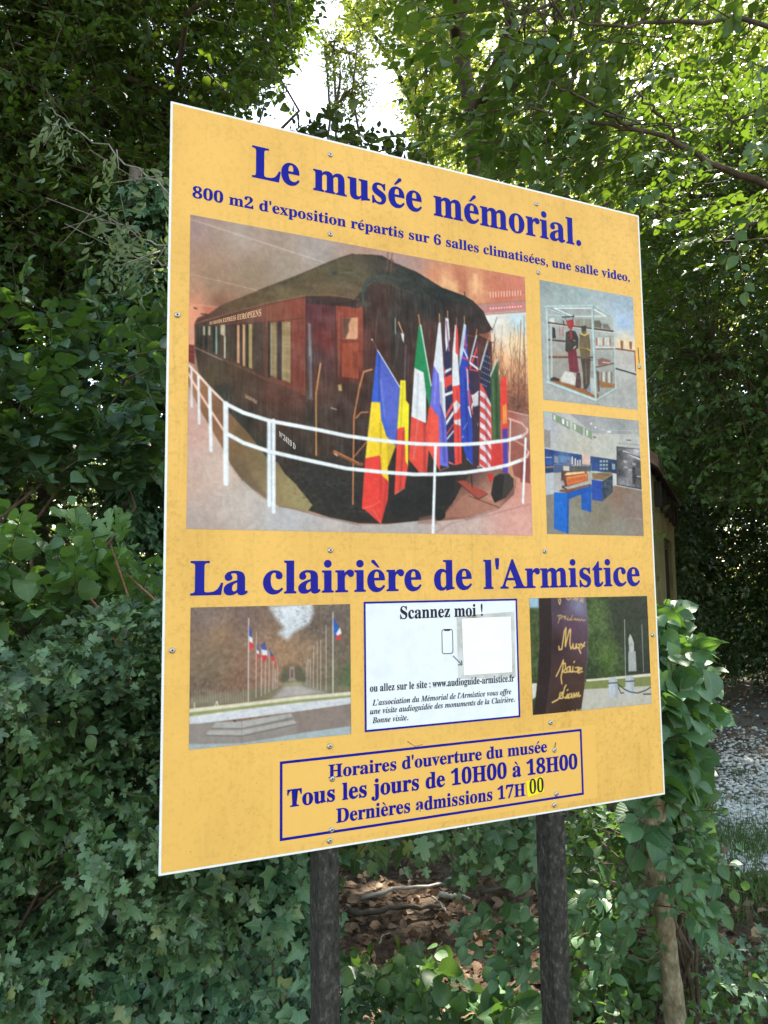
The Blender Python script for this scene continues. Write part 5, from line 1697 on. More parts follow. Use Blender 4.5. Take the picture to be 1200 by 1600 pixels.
# undercarriage hints
for k in range(170):
    x, y = rt.uniform(700, 1190), rt.uniform(640, 1030)
    if y > 820 + (x - 640) * 0.7 and x < 900: continue
    p.line(C(x, y, x + rt.uniform(-40, 40), y + rt.uniform(-18, 18)), rt.uniform(0.4, 1.4), ((66, 60, 50), (84, 76, 62), (14, 13, 13))[k % 3], 0.4)
p.blotch(12, 4, C(600, 600, 1200, 600, 1200, 1080, 850, 1000))
for x, y, r_ in ((330, 1250, 70), (470, 1230, 60), (590, 1210, 38), (545, 1290, 40)):
    q = [(x + r_ * math.cos(a), y + r_ * 0.9 * math.sin(a)) for a in np.arange(16) / 16 * 6.283]
    p.poly(D(*[v for a in q for v in a]), (18, 16, 17))
p.poly(D(470, 1060, 640, 1060, 640, 1200, 560, 1250, 480, 1200), (20, 18, 18))
p.poly(D(430, 1310, 520, 1290, 540, 1345, 420, 1345), (125, 85, 72), 0.6, 4)
p.line(D(640, 1080, 640, 1150, 590, 1250), 3, (30, 24, 24))
p.poly(D(650, 1095, 690, 1090, 832, 1165, 775, 1200), (150, 55, 42))
p.line(D(655, 1098, 775, 1202, 832, 1170), 1.5, (45, 22, 20))
p.line(D(735, 1060, 740, 1130), 2, (25, 20, 20))
p.poly(D(868, 1070, 900, 1050, 955, 1048, 980, 1080, 985, 1125, 940, 1190, 872, 1222, 850, 1170), (48, 38, 34))
p.poly(D(868, 1075, 900, 1055, 930, 1060, 915, 1200, 872, 1220, 852, 1170), (24, 20, 20))
p.line(D(980, 1075, 995, 1100, 985, 1170, 890, 1260, 700, 1320), 1.3, (90, 62, 55), 0.8)
# brass handrails, step
p.line(A(936, 1058) + C(905, 200, 906, 628), 2.3, (206, 132, 66))
p.line(A(935, 1062, 915, 1190), 0.8, (240, 190, 130), 0.8)
p.line(D(155, 440, 105, 455, 78, 555, 48, 720, 44, 1000, 42, 1230), 2.6, (188, 108, 62))
p.line(D(152, 438, 105, 452, 80, 540), 1.0, (225, 180, 130), 0.8)
p.line(D(60, 725, 90, 692, 130, 690), 2.2, (190, 112, 66))
p.line(D(50, 950, 135, 850), 2.0, (180, 100, 60))
p.line(C(1030, 605, 1200, 690) + D(95, 995), 6.0, (120, 62, 34))
p.line(C(1032, 598, 1200, 680), 1.5, (205, 130, 75))
p.line(C(1035, 618, 1050, 628), 4, (200, 150, 110), 0.8)
p.poly(SIDE, lambda X, Y: p.c[Y[0, 0].astype(int):Y[-1, 0].astype(int) + 1, X[0, 0].astype(int):X[0, -1].astype(int) + 1] * np.array([0.84, 0.90, 0.92]))
p.c = 255 * (np.clip(p.c, 0, 255) / 255) ** 0.92
# flags
BLU, YEL, RED, WHT = (52, 88, 196), (244, 204, 32), (228, 56, 46), (222, 224, 228)


def flag(*parts):
    for col, pts in parts: p.poly(D(*pts), col)


def fold(pts, w, dark=True, a=0.3):
    p.line(D(*pts), w, (20, 10, 40) if dark else (255, 245, 240), a, w * p.k * 0.9)


# red and blue at the far right, green and red beside it
flag((RED, (908, 500, 940, 468, 948, 700, 946, 792, 912, 792, 905, 640)), ((72, 52, 158), (916, 790, 947, 785, 951, 1050, 918, 1042)), ((232, 140, 60), (918, 655, 942, 640, 945, 755, 920, 760)))
p.line(D(890, 660, 912, 700, 918, 1000), 3.2, (220, 62, 52))
p.line(D(950, 440, 935, 480), 1.5, (150, 85, 60))
flag(((52, 84, 40), (888, 378, 904, 600, 908, 850, 858, 862, 846, 640, 848, 480)), ((206, 50, 46), (856, 860, 908, 850, 918, 1000, 850, 1015)))
fold((880, 450, 888, 840), 4, True, 0.4)
fold((862, 500, 870, 850), 3, False, 0.12)
p.line(D(890, 378, 845, 482), 2.6, (190, 205, 200))
p.line(D(898, 345, 890, 375), 1.2, (150, 100, 70))
# stars and stripes
flag(((206, 70, 70), (786, 500, 850, 640, 858, 830, 850, 1020, 832, 1034, 780, 1000, 786, 700)), ((200, 40, 38), (828, 1058, 866, 1050, 860, 1092, 846, 1104)))
p.clip_to(D(786, 500, 850, 640, 858, 830, 850, 1020, 832, 1034, 780, 1000, 786, 700))
for k in range(8):
    y = 560 + k * 62
    p.poly(D(786, y, 815, y + 22, 850, y + 75, 852, y + 102, 815, y + 52, 786, y + 30), (226, 214, 218), 0.95)
p.clip_to(None)
flag(((38, 36, 62), (815, 325, 836, 335, 852, 560, 848, 640, 820, 560, 784, 512)))
for k in range(28):
    x, y = 792 + (k % 5) * 12 + (k // 5 % 2) * 5, 345 + (k // 5) * 36 + (k % 5) * 6
    if x > 786 + (y - 330) * 0.0 and x < 850 and y > 335 + (815 - x) * 4:
        p.line(D(x, y, x + 3, y + 3), 1.2, (225, 225, 235))
fold((820, 600, 828, 1000), 4, True, 0.3)
p.line(D(832, 275, 786, 440), 3.2, (176, 190, 198))
p.line(D(838, 255, 828, 285), 1.6, (190, 120, 80))
# dark union flag
flag(((48, 34, 58), (764, 240, 776, 400, 782, 600, 772, 800, 768, 1030, 746, 1030, 740, 700, 722, 560, 724, 390)))
p.clip_to(D(764, 240, 776, 400, 782, 600, 772, 800, 768, 1030, 746, 1030, 740, 700, 722, 560, 724, 390))
for pts, w, col in (((728, 430, 775, 300), 4, (210, 60, 66)), ((725, 400, 778, 440), 4.5, (222, 214, 222)), ((725, 440, 778, 450), 3, (206, 60, 66)), ((768, 260, 776, 420), 2.4, (215, 70, 76)), ((735, 360, 775, 370), 2, (225, 215, 225)),
                    ((722, 560, 742, 700), 4, (214, 70, 70)), ((742, 600, 778, 570), 3, (228, 220, 222)), ((728, 700, 745, 640), 3, (225, 215, 220)), ((775, 760, 780, 790), 3, (220, 220, 230))):
    p.line(D(*pts), w, col)
p.poly(D(735, 590, 778, 580, 776, 650, 750, 660), (222, 212, 214), 0.9)
p.clip_to(None)
p.line(D(766, 240, 726, 400), 2.8, (198, 208, 214))
p.line(D(768, 205, 764, 240), 1.8, (205, 140, 85))
# blue ensign
flag(((36, 62, 172), (690, 180, 706, 185, 716, 340, 724, 560, 742, 800, 744, 1000, 706, 962, 676, 850, 668, 420)))
p.clip_to(D(690, 180, 706, 185, 716, 340, 724, 560, 742, 800, 744, 1000, 706, 962, 676, 850, 668, 420))
for pts, w, col in (((688, 290, 712, 300), 3, (212, 60, 72)), ((690, 320, 716, 380), 3, (225, 220, 230)), ((685, 370, 716, 385), 3.4, (214, 60, 70)), ((700, 240, 704, 330), 2, (215, 66, 76)), ((705, 430, 722, 520), 3.4, (214, 66, 74)),
                    ((716, 560, 730, 680), 3, (220, 90, 100)), ((712, 440, 716, 560), 2, (225, 220, 232)), ((720, 660, 735, 720), 3, (225, 220, 230)), ((690, 790, 715, 750), 1, (180, 200, 240)), ((680, 840, 690, 830), 1.2, (200, 210, 240)), ((708, 962, 742, 1000), 1.2, (210, 215, 235))):
    p.line(D(*pts), w, col)
fold((700, 500, 716, 900), 4, True, 0.35)
p.clip_to(None)
p.poly(D(692, 170, 706, 180, 690, 330, 664, 440, 668, 330), (186, 198, 216))
p.line(D(694, 130, 696, 168), 1.8, (205, 140, 85))
# red and white with a leaf
flag(((222, 224, 228), (640, 180, 650, 180, 655, 330, 668, 530, 622, 545, 626, 330)), ((226, 66, 60), (645, 185, 656, 200, 662, 365, 643, 340)), ((228, 62, 52), (622, 540, 668, 532, 674, 780, 680, 990, 640, 1002, 630, 780)))
p.poly(D(630, 640, 650, 620, 672, 650, 655, 690, 636, 700), (228, 216, 214))
p.poly(D(632, 740, 672, 730, 674, 770, 640, 760), (228, 216, 214))
fold((655, 560, 660, 980), 3, True, 0.25)
p.line(D(650, 140, 648, 182), 1.6, (165, 100, 70))
# union flag
flag(((36, 34, 70), (584, 138, 602, 142, 612, 300, 622, 500, 632, 700, 636, 1000, 604, 990, 588, 800, 575, 480)), ((224, 226, 232), (584, 138, 602, 142, 610, 260, 588, 340, 582, 260)))
p.clip_to(D(584, 138, 602, 142, 612, 300, 622, 500, 632, 700, 636, 1000, 604, 990, 588, 800, 575, 480))
for pts, w, col in (((590, 160, 604, 330), 3, (150, 100, 130)), ((576, 460, 622, 430), 5, (228, 226, 230)), ((578, 520, 626, 495), 17, (226, 62, 56)), ((582, 590, 628, 572), 5, (228, 226, 230)), ((584, 720, 630, 640), 5, (222, 80, 76)),
                    ((586, 760, 632, 690), 4.5, (226, 222, 228)), ((590, 820, 632, 760), 2.4, (214, 70, 70)), ((592, 850, 632, 800), 2.5, (222, 220, 226)), ((604, 985, 632, 1000), 4, (226, 120, 116)), ((576, 420, 590, 560), 2, (214, 70, 70))):
    p.line(D(*pts), w, col)
p.poly(D(612, 340, 622, 430, 590, 440, 594, 330), (40, 38, 72), 0.9)
p.clip_to(None)
p.line(D(597, 98, 597, 138), 1.8, (210, 148, 90))
# white, blue, red
flag(((220, 222, 230), (544, 165, 556, 165, 582, 590, 587, 745, 548, 620, 514, 420)), ((98, 98, 208), (514, 415, 546, 470, 553, 640, 587, 745, 602, 1012, 550, 1002, 540, 780, 494, 650)), ((236, 78, 60), (494, 648, 545, 722, 549, 900, 552, 1036, 480, 905, 468, 780)))
fold((555, 520, 580, 980), 5, True, 0.3)
fold((530, 440, 520, 640), 4, False, 0.2)
p.line(D(548, 115, 550, 165), 1.9, (210, 148, 90))
p.line(D(552, 1034, 604, 1012), 1.0, (235, 200, 200), 0.7)
# green, white, red
flag(((24, 124, 70), (428, 180, 444, 180, 500, 540, 492, 680, 466, 560, 458, 462, 400, 432)), (WHT, (402, 430, 456, 458, 470, 580, 470, 755, 384, 720)), ((226, 68, 52), (384, 716, 468, 755, 472, 840, 486, 660, 502, 680, 476, 1042, 430, 1042, 368, 966)))
fold((425, 470, 405, 960), 4, True, 0.12)
fold((462, 760, 462, 1030), 5, True, 0.3)
fold((420, 740, 400, 960), 4, False, 0.2)
p.line(D(438, 180, 500, 535), 2.8, (186, 212, 204))
p.line(D(426, 120, 434, 178), 2.0, (205, 142, 86))
# black, yellow, red
flag(((52, 34, 34), (332, 240, 360, 290, 364, 640, 352, 520, 320, 506, 330, 300)), ((244, 224, 32), (320, 504, 351, 504, 353, 620, 371, 645, 364, 1010, 344, 960, 342, 790, 300, 792)), ((228, 64, 50), (302, 788, 345, 775, 350, 975, 364, 1010, 345, 1132, 285, 1175)))
fold((352, 300, 345, 500), 3, False, 0.18)
fold((335, 520, 322, 780), 3, True, 0.18)
fold((340, 800, 318, 1150), 4, True, 0.25)
p.line(D(310, 165, 338, 235), 2.4, (205, 150, 95))
p.poly(D(322, 225, 342, 235, 340, 285, 333, 270), (215, 215, 218))
p.line(D(288, 1172, 346, 1134), 1, (240, 170, 150), 0.8)
# blue, yellow, red in front
flag((BLU, (183, 320, 316, 545, 292, 895, 242, 840, 202, 722, 150, 636)), (YEL, (150, 630, 201, 634, 207, 728, 238, 830, 292, 885, 246, 1012, 252, 1102, 206, 1060, 200, 945, 114, 965)), (RED, (114, 960, 201, 943, 210, 1058, 252, 1098, 246, 1200, 206, 1346, 112, 1262, 94, 1256)))
p.poly(D(206, 380, 316, 545, 292, 895, 262, 860, 225, 700, 196, 520), (86, 92, 186), 0.75, 6)
fold((196, 350, 196, 620), 3.5, True, 0.3)
fold((205, 500, 228, 720), 3, False, 0.16)
fold((205, 740, 204, 930), 4, True, 0.2)
p.poly(D(240, 835, 292, 888, 248, 1010), (196, 164, 36), 0.8, 3)
fold((160, 640, 130, 950), 4, False, 0.16)
fold((205, 960, 206, 1200), 4, True, 0.2)
fold((240, 1090, 222, 1290), 5, True, 0.2)
p.line(D(100, 1255, 160, 1238, 196, 1215), 1.0, (240, 150, 140), 0.8)
p.line(D(160, 1258, 206, 1342), 1.0, (240, 140, 130), 0.7)
p.line(D(182, 320, 316, 542), 2.0, (224, 226, 232))
p.line(D(154, 264, 184, 322), 2.4, (92, 66, 60))
p.line(D(152, 264, 156, 268), 2.6, (210, 205, 200))
# railing
RW, RP = (234, 238, 242), (238, 206, 190)
p.line(D(955, 728, 1030, 755, 1062, 790), 4.0, (226, 160, 144))
p.line(D(960, 838, 1050, 890, 1072, 925), 3.0, (214, 140, 124))
p.line(D(965, 735, 960, 985), 3.4, (222, 190, 180))
p.line(C(12, -8, 40, 22, 90, 72, 170, 162, 272, 265), 4.0, RP)
p.line(C(18, 62, 45, 108, 92, 190, 170, 312, 278, 476), 3.6, (236, 190, 172))
for x0_, ya, x1_, yb, w, col in ((40, 15, 42, 290, 3.0, (226, 222, 224)), (88, 75, 94, 408, 4.0, (230, 228, 230)), (167, 165, 176, 595, 5.4, (232, 234, 238)), (278, 270, 280, 825, 8.4, RW), (580, 392, 580, 975, 6.6, (228, 236, 246)), (610, 388, 610, 1020, 6.6, RW)):
    p.line(C(x0_, ya, x1_, yb), w, col)
p.line(C(563, 400, 563, 975), 0.8, (150, 160, 175), 0.6)
p.line(C(597, 400, 597, 1010), 0.8, (165, 175, 190), 0.7)
p.line(C(290, 290, 292, 820), 1.2, (190, 200, 215), 0.6)
p.line(C(272, 268, 400, 333, 585, 390, 900, 448) + D(0, 828, 150, 850, 300, 866, 420, 876, 540, 880, 680, 880, 800, 873, 950, 855, 1035, 830), 6.6, RW)
p.line(C(278, 474, 400, 542, 575, 600, 800, 652) + D(0, 1020, 200, 1040, 400, 1055, 550, 1054, 700, 1044, 850, 1022, 950, 1000, 1035, 968), 6.6, RW)
p.line(D(1035, 832, 1062, 808, 1064, 788), 5, (226, 180, 168))
p.line(D(1030, 970, 1062, 950, 1072, 925), 5, (226, 176, 162))
p.line(D(526, 880, 511, 1400), 5.6, RW)
p.line(D(1054, 845, 1038, 1220), 5.0, RW)
p.line(C(280, 500, 400, 560, 575, 618, 800, 670, 1200, 745), 0.8, (120, 115, 115), 0.4)
p.line(D(530, 1395, 620, 1340, 850, 1290, 1080, 1230), 2.5, (140, 100, 95), 0.45, 3)
# lettering on the carriage, too small to read in places
p.line(C(415, 200, 450, 225), 3.6, (205, 160, 130), 0.0)
rt = np.random.default_rng(4)
for k in range(8):
    x = 416 + k * 10.5
    p.line(C(x, 205 + k * 6, x + 1, 228 + k * 6), 1.0, (214, 176, 146), 0.85)
    p.line(C(x, 206 + k * 6 + rt.choice([0, 10, 20]), x + 7, 209 + k * 6 + rt.choice([0, 10, 20])), 0.8, (205, 165, 135), 0.8)
p.line(C(780, 790 - 0, 1100, 980), 0.1, (0, 0, 0), 0)
for k in range(22):
    x = 1135 + k * 9
    p.line(C(x, 1010 + k * 0.6, x + 3, 1022 + k * 0.6), 0.8, (92, 100, 90), 0.5)
p.blotch(7, 3, None, 3)
pm = p.build('printed_picture', M_print, sign, -0.0008)
pm['label'] = 'largest picture, brown railway carriage behind a white railing with a fan of flags'


def ribbon_text(s, base0, top0, base1, top1, mat, parent, y, label=None):
    """one line whose letters grow from one end to the other; corners in photo pixels"""
    q = board_uv(np.array([base0, top0, base1, top1], float))
    mb = MB()
    Ls = text_mesh(s, False, 0.012)
    x0 = min(v[:, 0].min() for v, f, l in Ls)
    x1 = max(v[:, 0].max() for v, f, l in Ls)
    for v, f, l in Ls:
        u = ((v[:, 0] - x0) / (x1 - x0))[:, None]
        u = u * 0.45 + u ** 2 * 0.55 if abs(q[1, 1] - q[0, 1]) * 1.4 < abs(q[3, 1] - q[2, 1]) else u
        h = (v[:, 1] / CAPH)[:, None]
        P = (q[0] * (1 - u) + q[2] * u) * (1 - h) + (q[1] * (1 - u) + q[3] * u) * h
        mb.add(np.stack([P[:, 0], np.full(len(P), y - 0.00012 * l), P[:, 1]], -1), f)
    o = mb.build('lettering', mat, parent)
    if label: o['label'] = label


ribbon_text('DES GRANDS EXPRESS EUROPEENS', A(165, 788)[0], A(165, 770)[0], A(524, 728)[0], A(524, 680)[0], M_gold, pm, -0.0011, 'gold name line along the carriage side')
ribbon_text('N°2419 D', C(648, 495)[0], C(648, 460)[0], C(762, 592)[0], C(762, 552)[0], flat_mat('pale_ink', (0.5, 0.46, 0.4), 0.4), pm, -0.0011, 'pale number on the lower side of the carriage')

# 2: showcase with two uniforms
p = Print([(843.4, 438.7), (989, 463.5), (996, 639.5), (848.3, 625.4)], 0.0011, 2)
E_ = fr(840, 430, 7.275)
p.poly([(800, 400), (1020, 400), (1020, 660), (800, 660)], p.idw([(*E_(60, 100)[0], (140, 150, 150)), (*E_(500, 200)[0], (158, 172, 172)), (*E_(1000, 300)[0], (156, 172, 186)), (*E_(980, 550)[0], (160, 186, 218)), (*E_(1000, 720)[0], (225, 210, 185)), (*E_(60, 400)[0], (160, 168, 166)),
                                                        (*E_(60, 900)[0], (165, 168, 164)), (*E_(1000, 940)[0], (178, 176, 172)), (*E_(80, 1300)[0], (165, 165, 162)), (*E_(1000, 1300)[0], (165, 162, 158)), (*E_(500, 1450)[0], (160, 160, 158)), (*E_(300, 300)[0], (150, 164, 162))]))
p.line(E_(60, 950, 130, 935), 1, (130, 130, 128), 0.8)
p.poly(E_(880, 720, 1110, 760, 1110, 860, 880, 830), (236, 206, 160), 0.8, 8)
for x in (955, 1055):
    p.poly(E_(x - 18, 745 + (x - 955) * 0.1, x + 18, 745 + (x - 955) * 0.1, x + 14, 845, x - 12, 835), (140, 92, 62))
p.line(E_(880, 835, 1115, 868), 3.2, (120, 70, 48))
p.poly(E_(1090, 870, 1118, 876, 1120, 1100, 1105, 1090), (140, 64, 52))
p.poly(E_(885, 850, 1100, 880, 1108, 1110, 890, 1045), (186, 180, 172), 0.8)
p.line(E_(780, 1030, 1120, 1130), 3.2, (45, 40, 38))
# inside of the case
p.poly(E_(100, 360, 620, 350, 860, 480, 890, 1280, 660, 1400, 110, 1210), p.idw([(*E_(250, 480)[0], (150, 160, 158)), (*E_(400, 1000)[0], (150, 140, 130)), (*E_(750, 700)[0], (170, 175, 170)), (*E_(760, 1100)[0], (150, 150, 145)), (*E_(180, 1000)[0], (150, 146, 138)), (*E_(280, 650)[0], (160, 160, 155))]))
for pts, w, col in (((190, 378, 400, 470), 2.0, (240, 246, 246)), ((190, 376, 610, 376), 2.0, (244, 250, 248)), ((640, 390, 770, 465), 2.2, (244, 248, 246)), ((420, 470, 770, 466), 1.5, (225, 235, 232)), ((120, 385, 300, 450), 1, (214, 224, 222)),
                    ((120, 450, 420, 470), 0.9, (210, 218, 216)), ((640, 480, 860, 485), 0.9, (190, 205, 200)), ((120, 540, 330, 575, 860, 640), 4.2, (88, 52, 42)), ((160, 560, 860, 655), 1.5, (226, 232, 226)), ((120, 735, 310, 752), 3.6, (78, 48, 40)),
                    ((130, 932, 640, 935), 3.8, (92, 58, 42)), ((135, 915, 340, 918), 2.0, (170, 120, 85)), ((660, 820, 880, 825), 2.6, (214, 214, 206)), ((660, 840, 880, 838), 1.6, (110, 66, 50)), ((660, 1048, 860, 1003), 2.6, (96, 58, 44)), ((600, 965, 640, 965), 2, (100, 60, 44))):
    p.line(E_(*pts), w, col)
p.poly(E_(130, 490, 190, 480, 190, 540, 130, 530), (205, 208, 204))
p.line(E_(150, 560, 160, 1180), 4.5, (186, 190, 186), 0.9)
p.line(E_(280, 478, 410, 470), 2.4, (36, 34, 34))
p.line(E_(290, 520, 300, 570), 2.5, (60, 56, 52))
rt = np.random.default_rng(8)
for k in range(14):
    x = 430 + k * 15
    p.poly(E_(x, 500 + rt.uniform(-10, 20), x + 9, 500, x + 9, 580 + k * 3, x, 580 + k * 3), (rt.uniform(80, 170), rt.uniform(80, 140), 80), 0.8)
p.poly(E_(640, 520, 700, 515, 730, 560, 720, 605, 640, 590), (90, 84, 66), 0.9, 3)
p.poly(E_(735, 550, 800, 560, 830, 620, 740, 605), (96, 92, 80), 0.8, 3)
for x, c in ((250, (170, 60, 50)), (275, (180, 90, 70)), (290, (165, 70, 60))):
    p.line(E_(x, 590, x, 690), 1.5, c, 0.8)
p.poly(E_(165, 590, 195, 600, 205, 720, 165, 720), (48, 46, 44))
for k in range(7):
    x = 660 + k * 26
    p.poly(E_(x, 710, x + 16, 712, x + 16, 800, x, 798), ((170, 90, 60), (220, 214, 200), (225, 215, 190))[k % 3], 0.8)
p.line(E_(670, 690, 860, 700), 2.5, (120, 140, 138), 0.6)
p.poly(E_(680, 960, 730, 940, 820, 965, 830, 1005, 690, 1025), (120, 84, 72), 0.9, 3)
p.line(E_(740, 990, 815, 1000), 2.5, (220, 170, 165))
for k in range(5):
    x = 712 + k * 30
    p.poly(E_(x, 1100, x + 16, 1098, x + 16, 1215 + k * 6, x, 1200 + k * 6), (118, 92, 66) if k % 2 == 0 else (215, 210, 198), 0.9)
p.poly(E_(690, 1200, 880, 1240, 870, 1280, 720, 1280), (150, 100, 58))
p.poly(E_(130, 1195, 200, 1185, 700, 1350, 690, 1400, 640, 1395), (142, 90, 48))
p.poly(E_(150, 1170, 180, 1155, 250, 1180, 245, 1205, 140, 1200), (58, 40, 38))
p.poly(E_(260, 1170, 310, 1090, 400, 1110, 440, 1190, 420, 1250, 270, 1215), (212, 208, 200), 0.9, 4)
p.poly(E_(560, 1260, 600, 1250, 610, 1330, 565, 1325), (120, 140, 165))
p.poly(E_(600, 1170, 650, 1180, 650, 1370, 600, 1340), (186, 186, 180), 0.8)
# two dressed figures
p.poly(E_(320, 520, 405, 500, 410, 570, 380, 630, 340, 590), (158, 48, 44))
p.line(E_(310, 490, 330, 520), 1, (60, 50, 46))
p.line(E_(408, 450, 395, 520), 1.2, (60, 50, 46))
p.poly(E_(318, 650, 370, 625, 430, 640, 465, 720, 460, 830, 430, 850, 340, 880, 312, 860), (56, 48, 42))
p.poly(E_(360, 640, 385, 640, 395, 720, 372, 740), (150, 52, 48))
p.line(E_(345, 680, 350, 690), 2, (150, 60, 50))
p.line(E_(405, 742, 425, 745), 1.5, (190, 160, 140))
p.line(E_(405, 835, 430, 810), 2.4, (205, 185, 170))
p.poly(E_(340, 870, 435, 835, 470, 1100, 430, 1110, 360, 1095), (112, 36, 46))
fo = [(385, 880, 395, 1090), (420, 870, 440, 1095)]
for f_ in fo: p.line(E_(*f_), 1.6, (80, 24, 34), 0.6, 3)
p.poly(E_(440, 1110, 480, 1110, 495, 1260, 480, 1290, 425, 1270), (82, 54, 50))
p.poly(E_(490, 580, 550, 575, 552, 640, 500, 650), (62, 50, 42))
p.poly(E_(475, 670, 520, 640, 580, 660, 600, 800, 590, 950, 490, 955, 470, 800), (102, 84, 56))
p.line(E_(490, 665, 530, 685, 575, 660), 3.2, (205, 180, 96))
p.line(E_(455, 880, 470, 830), 4, (178, 142, 66), 0.8)
p.line(E_(560, 835, 600, 860), 3.2, (205, 168, 70), 0.9)
p.line(E_(480, 820, 590, 845), 2, (150, 120, 70))
p.poly(E_(488, 950, 600, 945, 590, 1240, 555, 1300, 520, 1290, 510, 1100), (72, 58, 46))
p.line(E_(545, 1000, 552, 1240), 1.6, (140, 130, 118), 0.7)
p.poly(E_(665, 1080, 700, 1100, 705, 1320, 680, 1330), (96, 70, 58), 0.9)
# frame of the case
for pts, w in (((85, 355, 625, 345), 3.6), ((625, 330, 860, 478), 2.0), ((862, 480, 885, 1285), 2.4), ((102, 360, 120, 1220), 3.4), ((110, 1215, 660, 1420), 5.2), ((660, 1425, 890, 1285), 3.6)):
    p.line(E_(*pts), w, (178, 200, 200))
p.line(E_(615, 335, 660, 1440), 4.6, (176, 202, 202))
p.line(E_(628, 340, 672, 1435), 1.2, (120, 135, 136), 0.7)
p.line(E_(112, 1232, 660, 1440, 890, 1298), 1.5, (120, 124, 122), 0.7)
p.blotch(16, 8)
p.blotch(10, 3)
p.build('printed_picture', M_print, sign, -0.0008)['label'] = 'picture of a glass showcase with two dressed figures'

# 3: museum room with blue plinths
p = Print([(849.4, 644), (998.2, 656), (1005, 836.7), (854, 835.3)], 0.0011, 3)
T = fr(845, 635, 7.273)
p.poly([(800, 600), (1050, 600), (1050, 880), (800, 880)], p.idw([(*T(100, 250)[0], (172, 172, 178)), (*T(300, 400)[0], (186, 182, 172)), (*T(700, 450)[0], (184, 182, 172)), (*T(500, 480)[0], (184, 176, 162)), (*T(1000, 380)[0], (178, 176, 172)), (*T(70, 900)[0], (176, 176, 180)), (*T(850, 830)[0], (196, 194, 192))]))
p.poly(T(200, -20, 1300, 100, 1300, 320, 590, 310, 580, 300), p.idw([(*T(500, 110)[0], (150, 146, 150)), (*T(900, 180)[0], (138, 140, 142)), (*T(700, 280)[0], (160, 160, 160)), (*T(1100, 280)[0], (165, 164, 162))]))
p.line(T(660, 265, 1130, 280), 1, (186, 186, 184), 0.8)
p.line(T(540, 150, 660, 265), 1, (172, 172, 172), 0.8)
for x, y in ((568, 198), (618, 238), (762, 290), (785, 290)):
    p.line(T(x - 5, y, x + 5, y), 2.6, (250, 250, 246), 1, 2)
p.poly(T(40, 55, 85, 85, 80, 120, 40, 90), (150, 185, 175))
for x0_, x1_ in ((130, 325), (360, 475), (500, 580)):
    ya, yb = 75 + (x0_ - 130) * 0.47, 75 + (x1_ - 130) * 0.47
    p.poly(T(x0_, ya, x1_, yb, x1_, yb + 95, x0_, ya + 78), (128, 134, 124))
    n = int((x1_ - x0_) / 40)
    for k in range(n):
        xa = x0_ + 12 + k * (x1_ - x0_) / n
        xb = xa + 24
        p.poly(T(xa, 85 + (xa - 130) * 0.47, xb, 85 + (xb - 130) * 0.47, xb, 145 + (xb - 130) * 0.48, xa, 142 + (xa - 130) * 0.48), ((196, 216, 190), (120, 150, 92), (226, 236, 226))[k % 3])
p.poly(T(35, 260, 108, 275, 108, 472, 40, 465), (138, 132, 128))
p.line(T(600, 350, 616, 350), 3, (70, 70, 68), 1, 3)
p.line(T(975, 383, 1018, 386), 2.2, (80, 74, 66))
p.line(T(870, 416, 1130, 438), 1, (110, 110, 112))
p.line(T(575, 340, 575, 590), 1, (160, 156, 150), 0.7)
# floor
p.poly(T(20, 1015, 200, 985, 850, 900, 1170, 960, 1200, 1500, 20, 1500), p.idw([(*T(100, 1100)[0], (128, 120, 112)), (*T(400, 1300)[0], (132, 128, 112)), (*T(850, 1000)[0], (130, 100, 84)), (*T(1050, 1150)[0], (130, 108, 100)), (*T(900, 1400)[0], (134, 128, 116)), (*T(700, 1200)[0], (126, 116, 98)), (*T(200, 1450)[0], (132, 130, 122))]))
p.line(T(930, 1300, 1000, 1270, 1160, 1285), 1.5, (160, 156, 148), 0.6, 3)
# blue band of cases
p.poly(T(40, 480, 560, 565, 860, 610, 860, 765, 570, 730, 40, 762), p.idw([(*T(100, 520)[0], (30, 50, 110)), (*T(260, 560)[0], (70, 100, 150)), (*T(400, 600)[0], (30, 60, 110)), (*T(700, 620)[0], (28, 52, 88)), (*T(800, 720)[0], (30, 48, 80)), (*T(100, 740)[0], (26, 48, 84)), (*T(620, 680)[0], (36, 66, 130)), (*T(90, 620)[0], (40, 66, 140))]))
p.line(T(40, 476, 220, 512, 560, 560), 1.0, (190, 196, 205), 0.7)
p.poly(T(48, 575, 125, 575, 130, 660, 60, 660), (44, 78, 150))
p.line(T(50, 580, 125, 580), 1.5, (190, 200, 220))
p.poly(T(150, 560, 200, 570, 200, 650, 150, 640), (150, 150, 150), 0.8, 3)
p.poly(T(205, 560, 340, 575, 340, 650, 205, 640), (110, 140, 178), 0.7, 4)
p.line(T(50, 695, 140, 685), 3.4, (150, 110, 90), 0.9)
for x, ya, yb in ((355, 570, 660), (390, 590, 670), (418, 610, 672), (444, 605, 672)):
    p.poly(T(x - 9, ya, x + 9, ya, x + 9, yb, x - 9, yb), (200, 186, 180))
p.poly(T(465, 545, 562, 565, 560, 670, 465, 660), (214, 176, 160))
p.line(T(350, 672, 540, 675), 1.5, (205, 195, 180))
p.poly(T(295, 615, 325, 615, 322, 640, 298, 640), (150, 60, 66))
p.poly(T(250, 675, 322, 680, 322, 735, 255, 730), (222, 200, 170))
p.poly(T(330, 680, 560, 680, 560, 740, 330, 740), (66, 60, 56), 0.8, 3)
rt = np.random.default_rng(2)
for k in range(9):
    x, y = 680 + (k % 3) * 34, 625 + (k // 3) * 42
    p.poly(T(x - 12, y - 10, x + 12, y - 12, x + 12, y + 12, x - 12, y + 12), (200, 206, 206), 0.9)
    p.line(T(x - 6, y, x + 8, y + 6), 1.4, (70, 80, 90), 0.8)
p.poly(T(805, 650, 842, 655, 842, 720, 808, 715), (140, 160, 170))
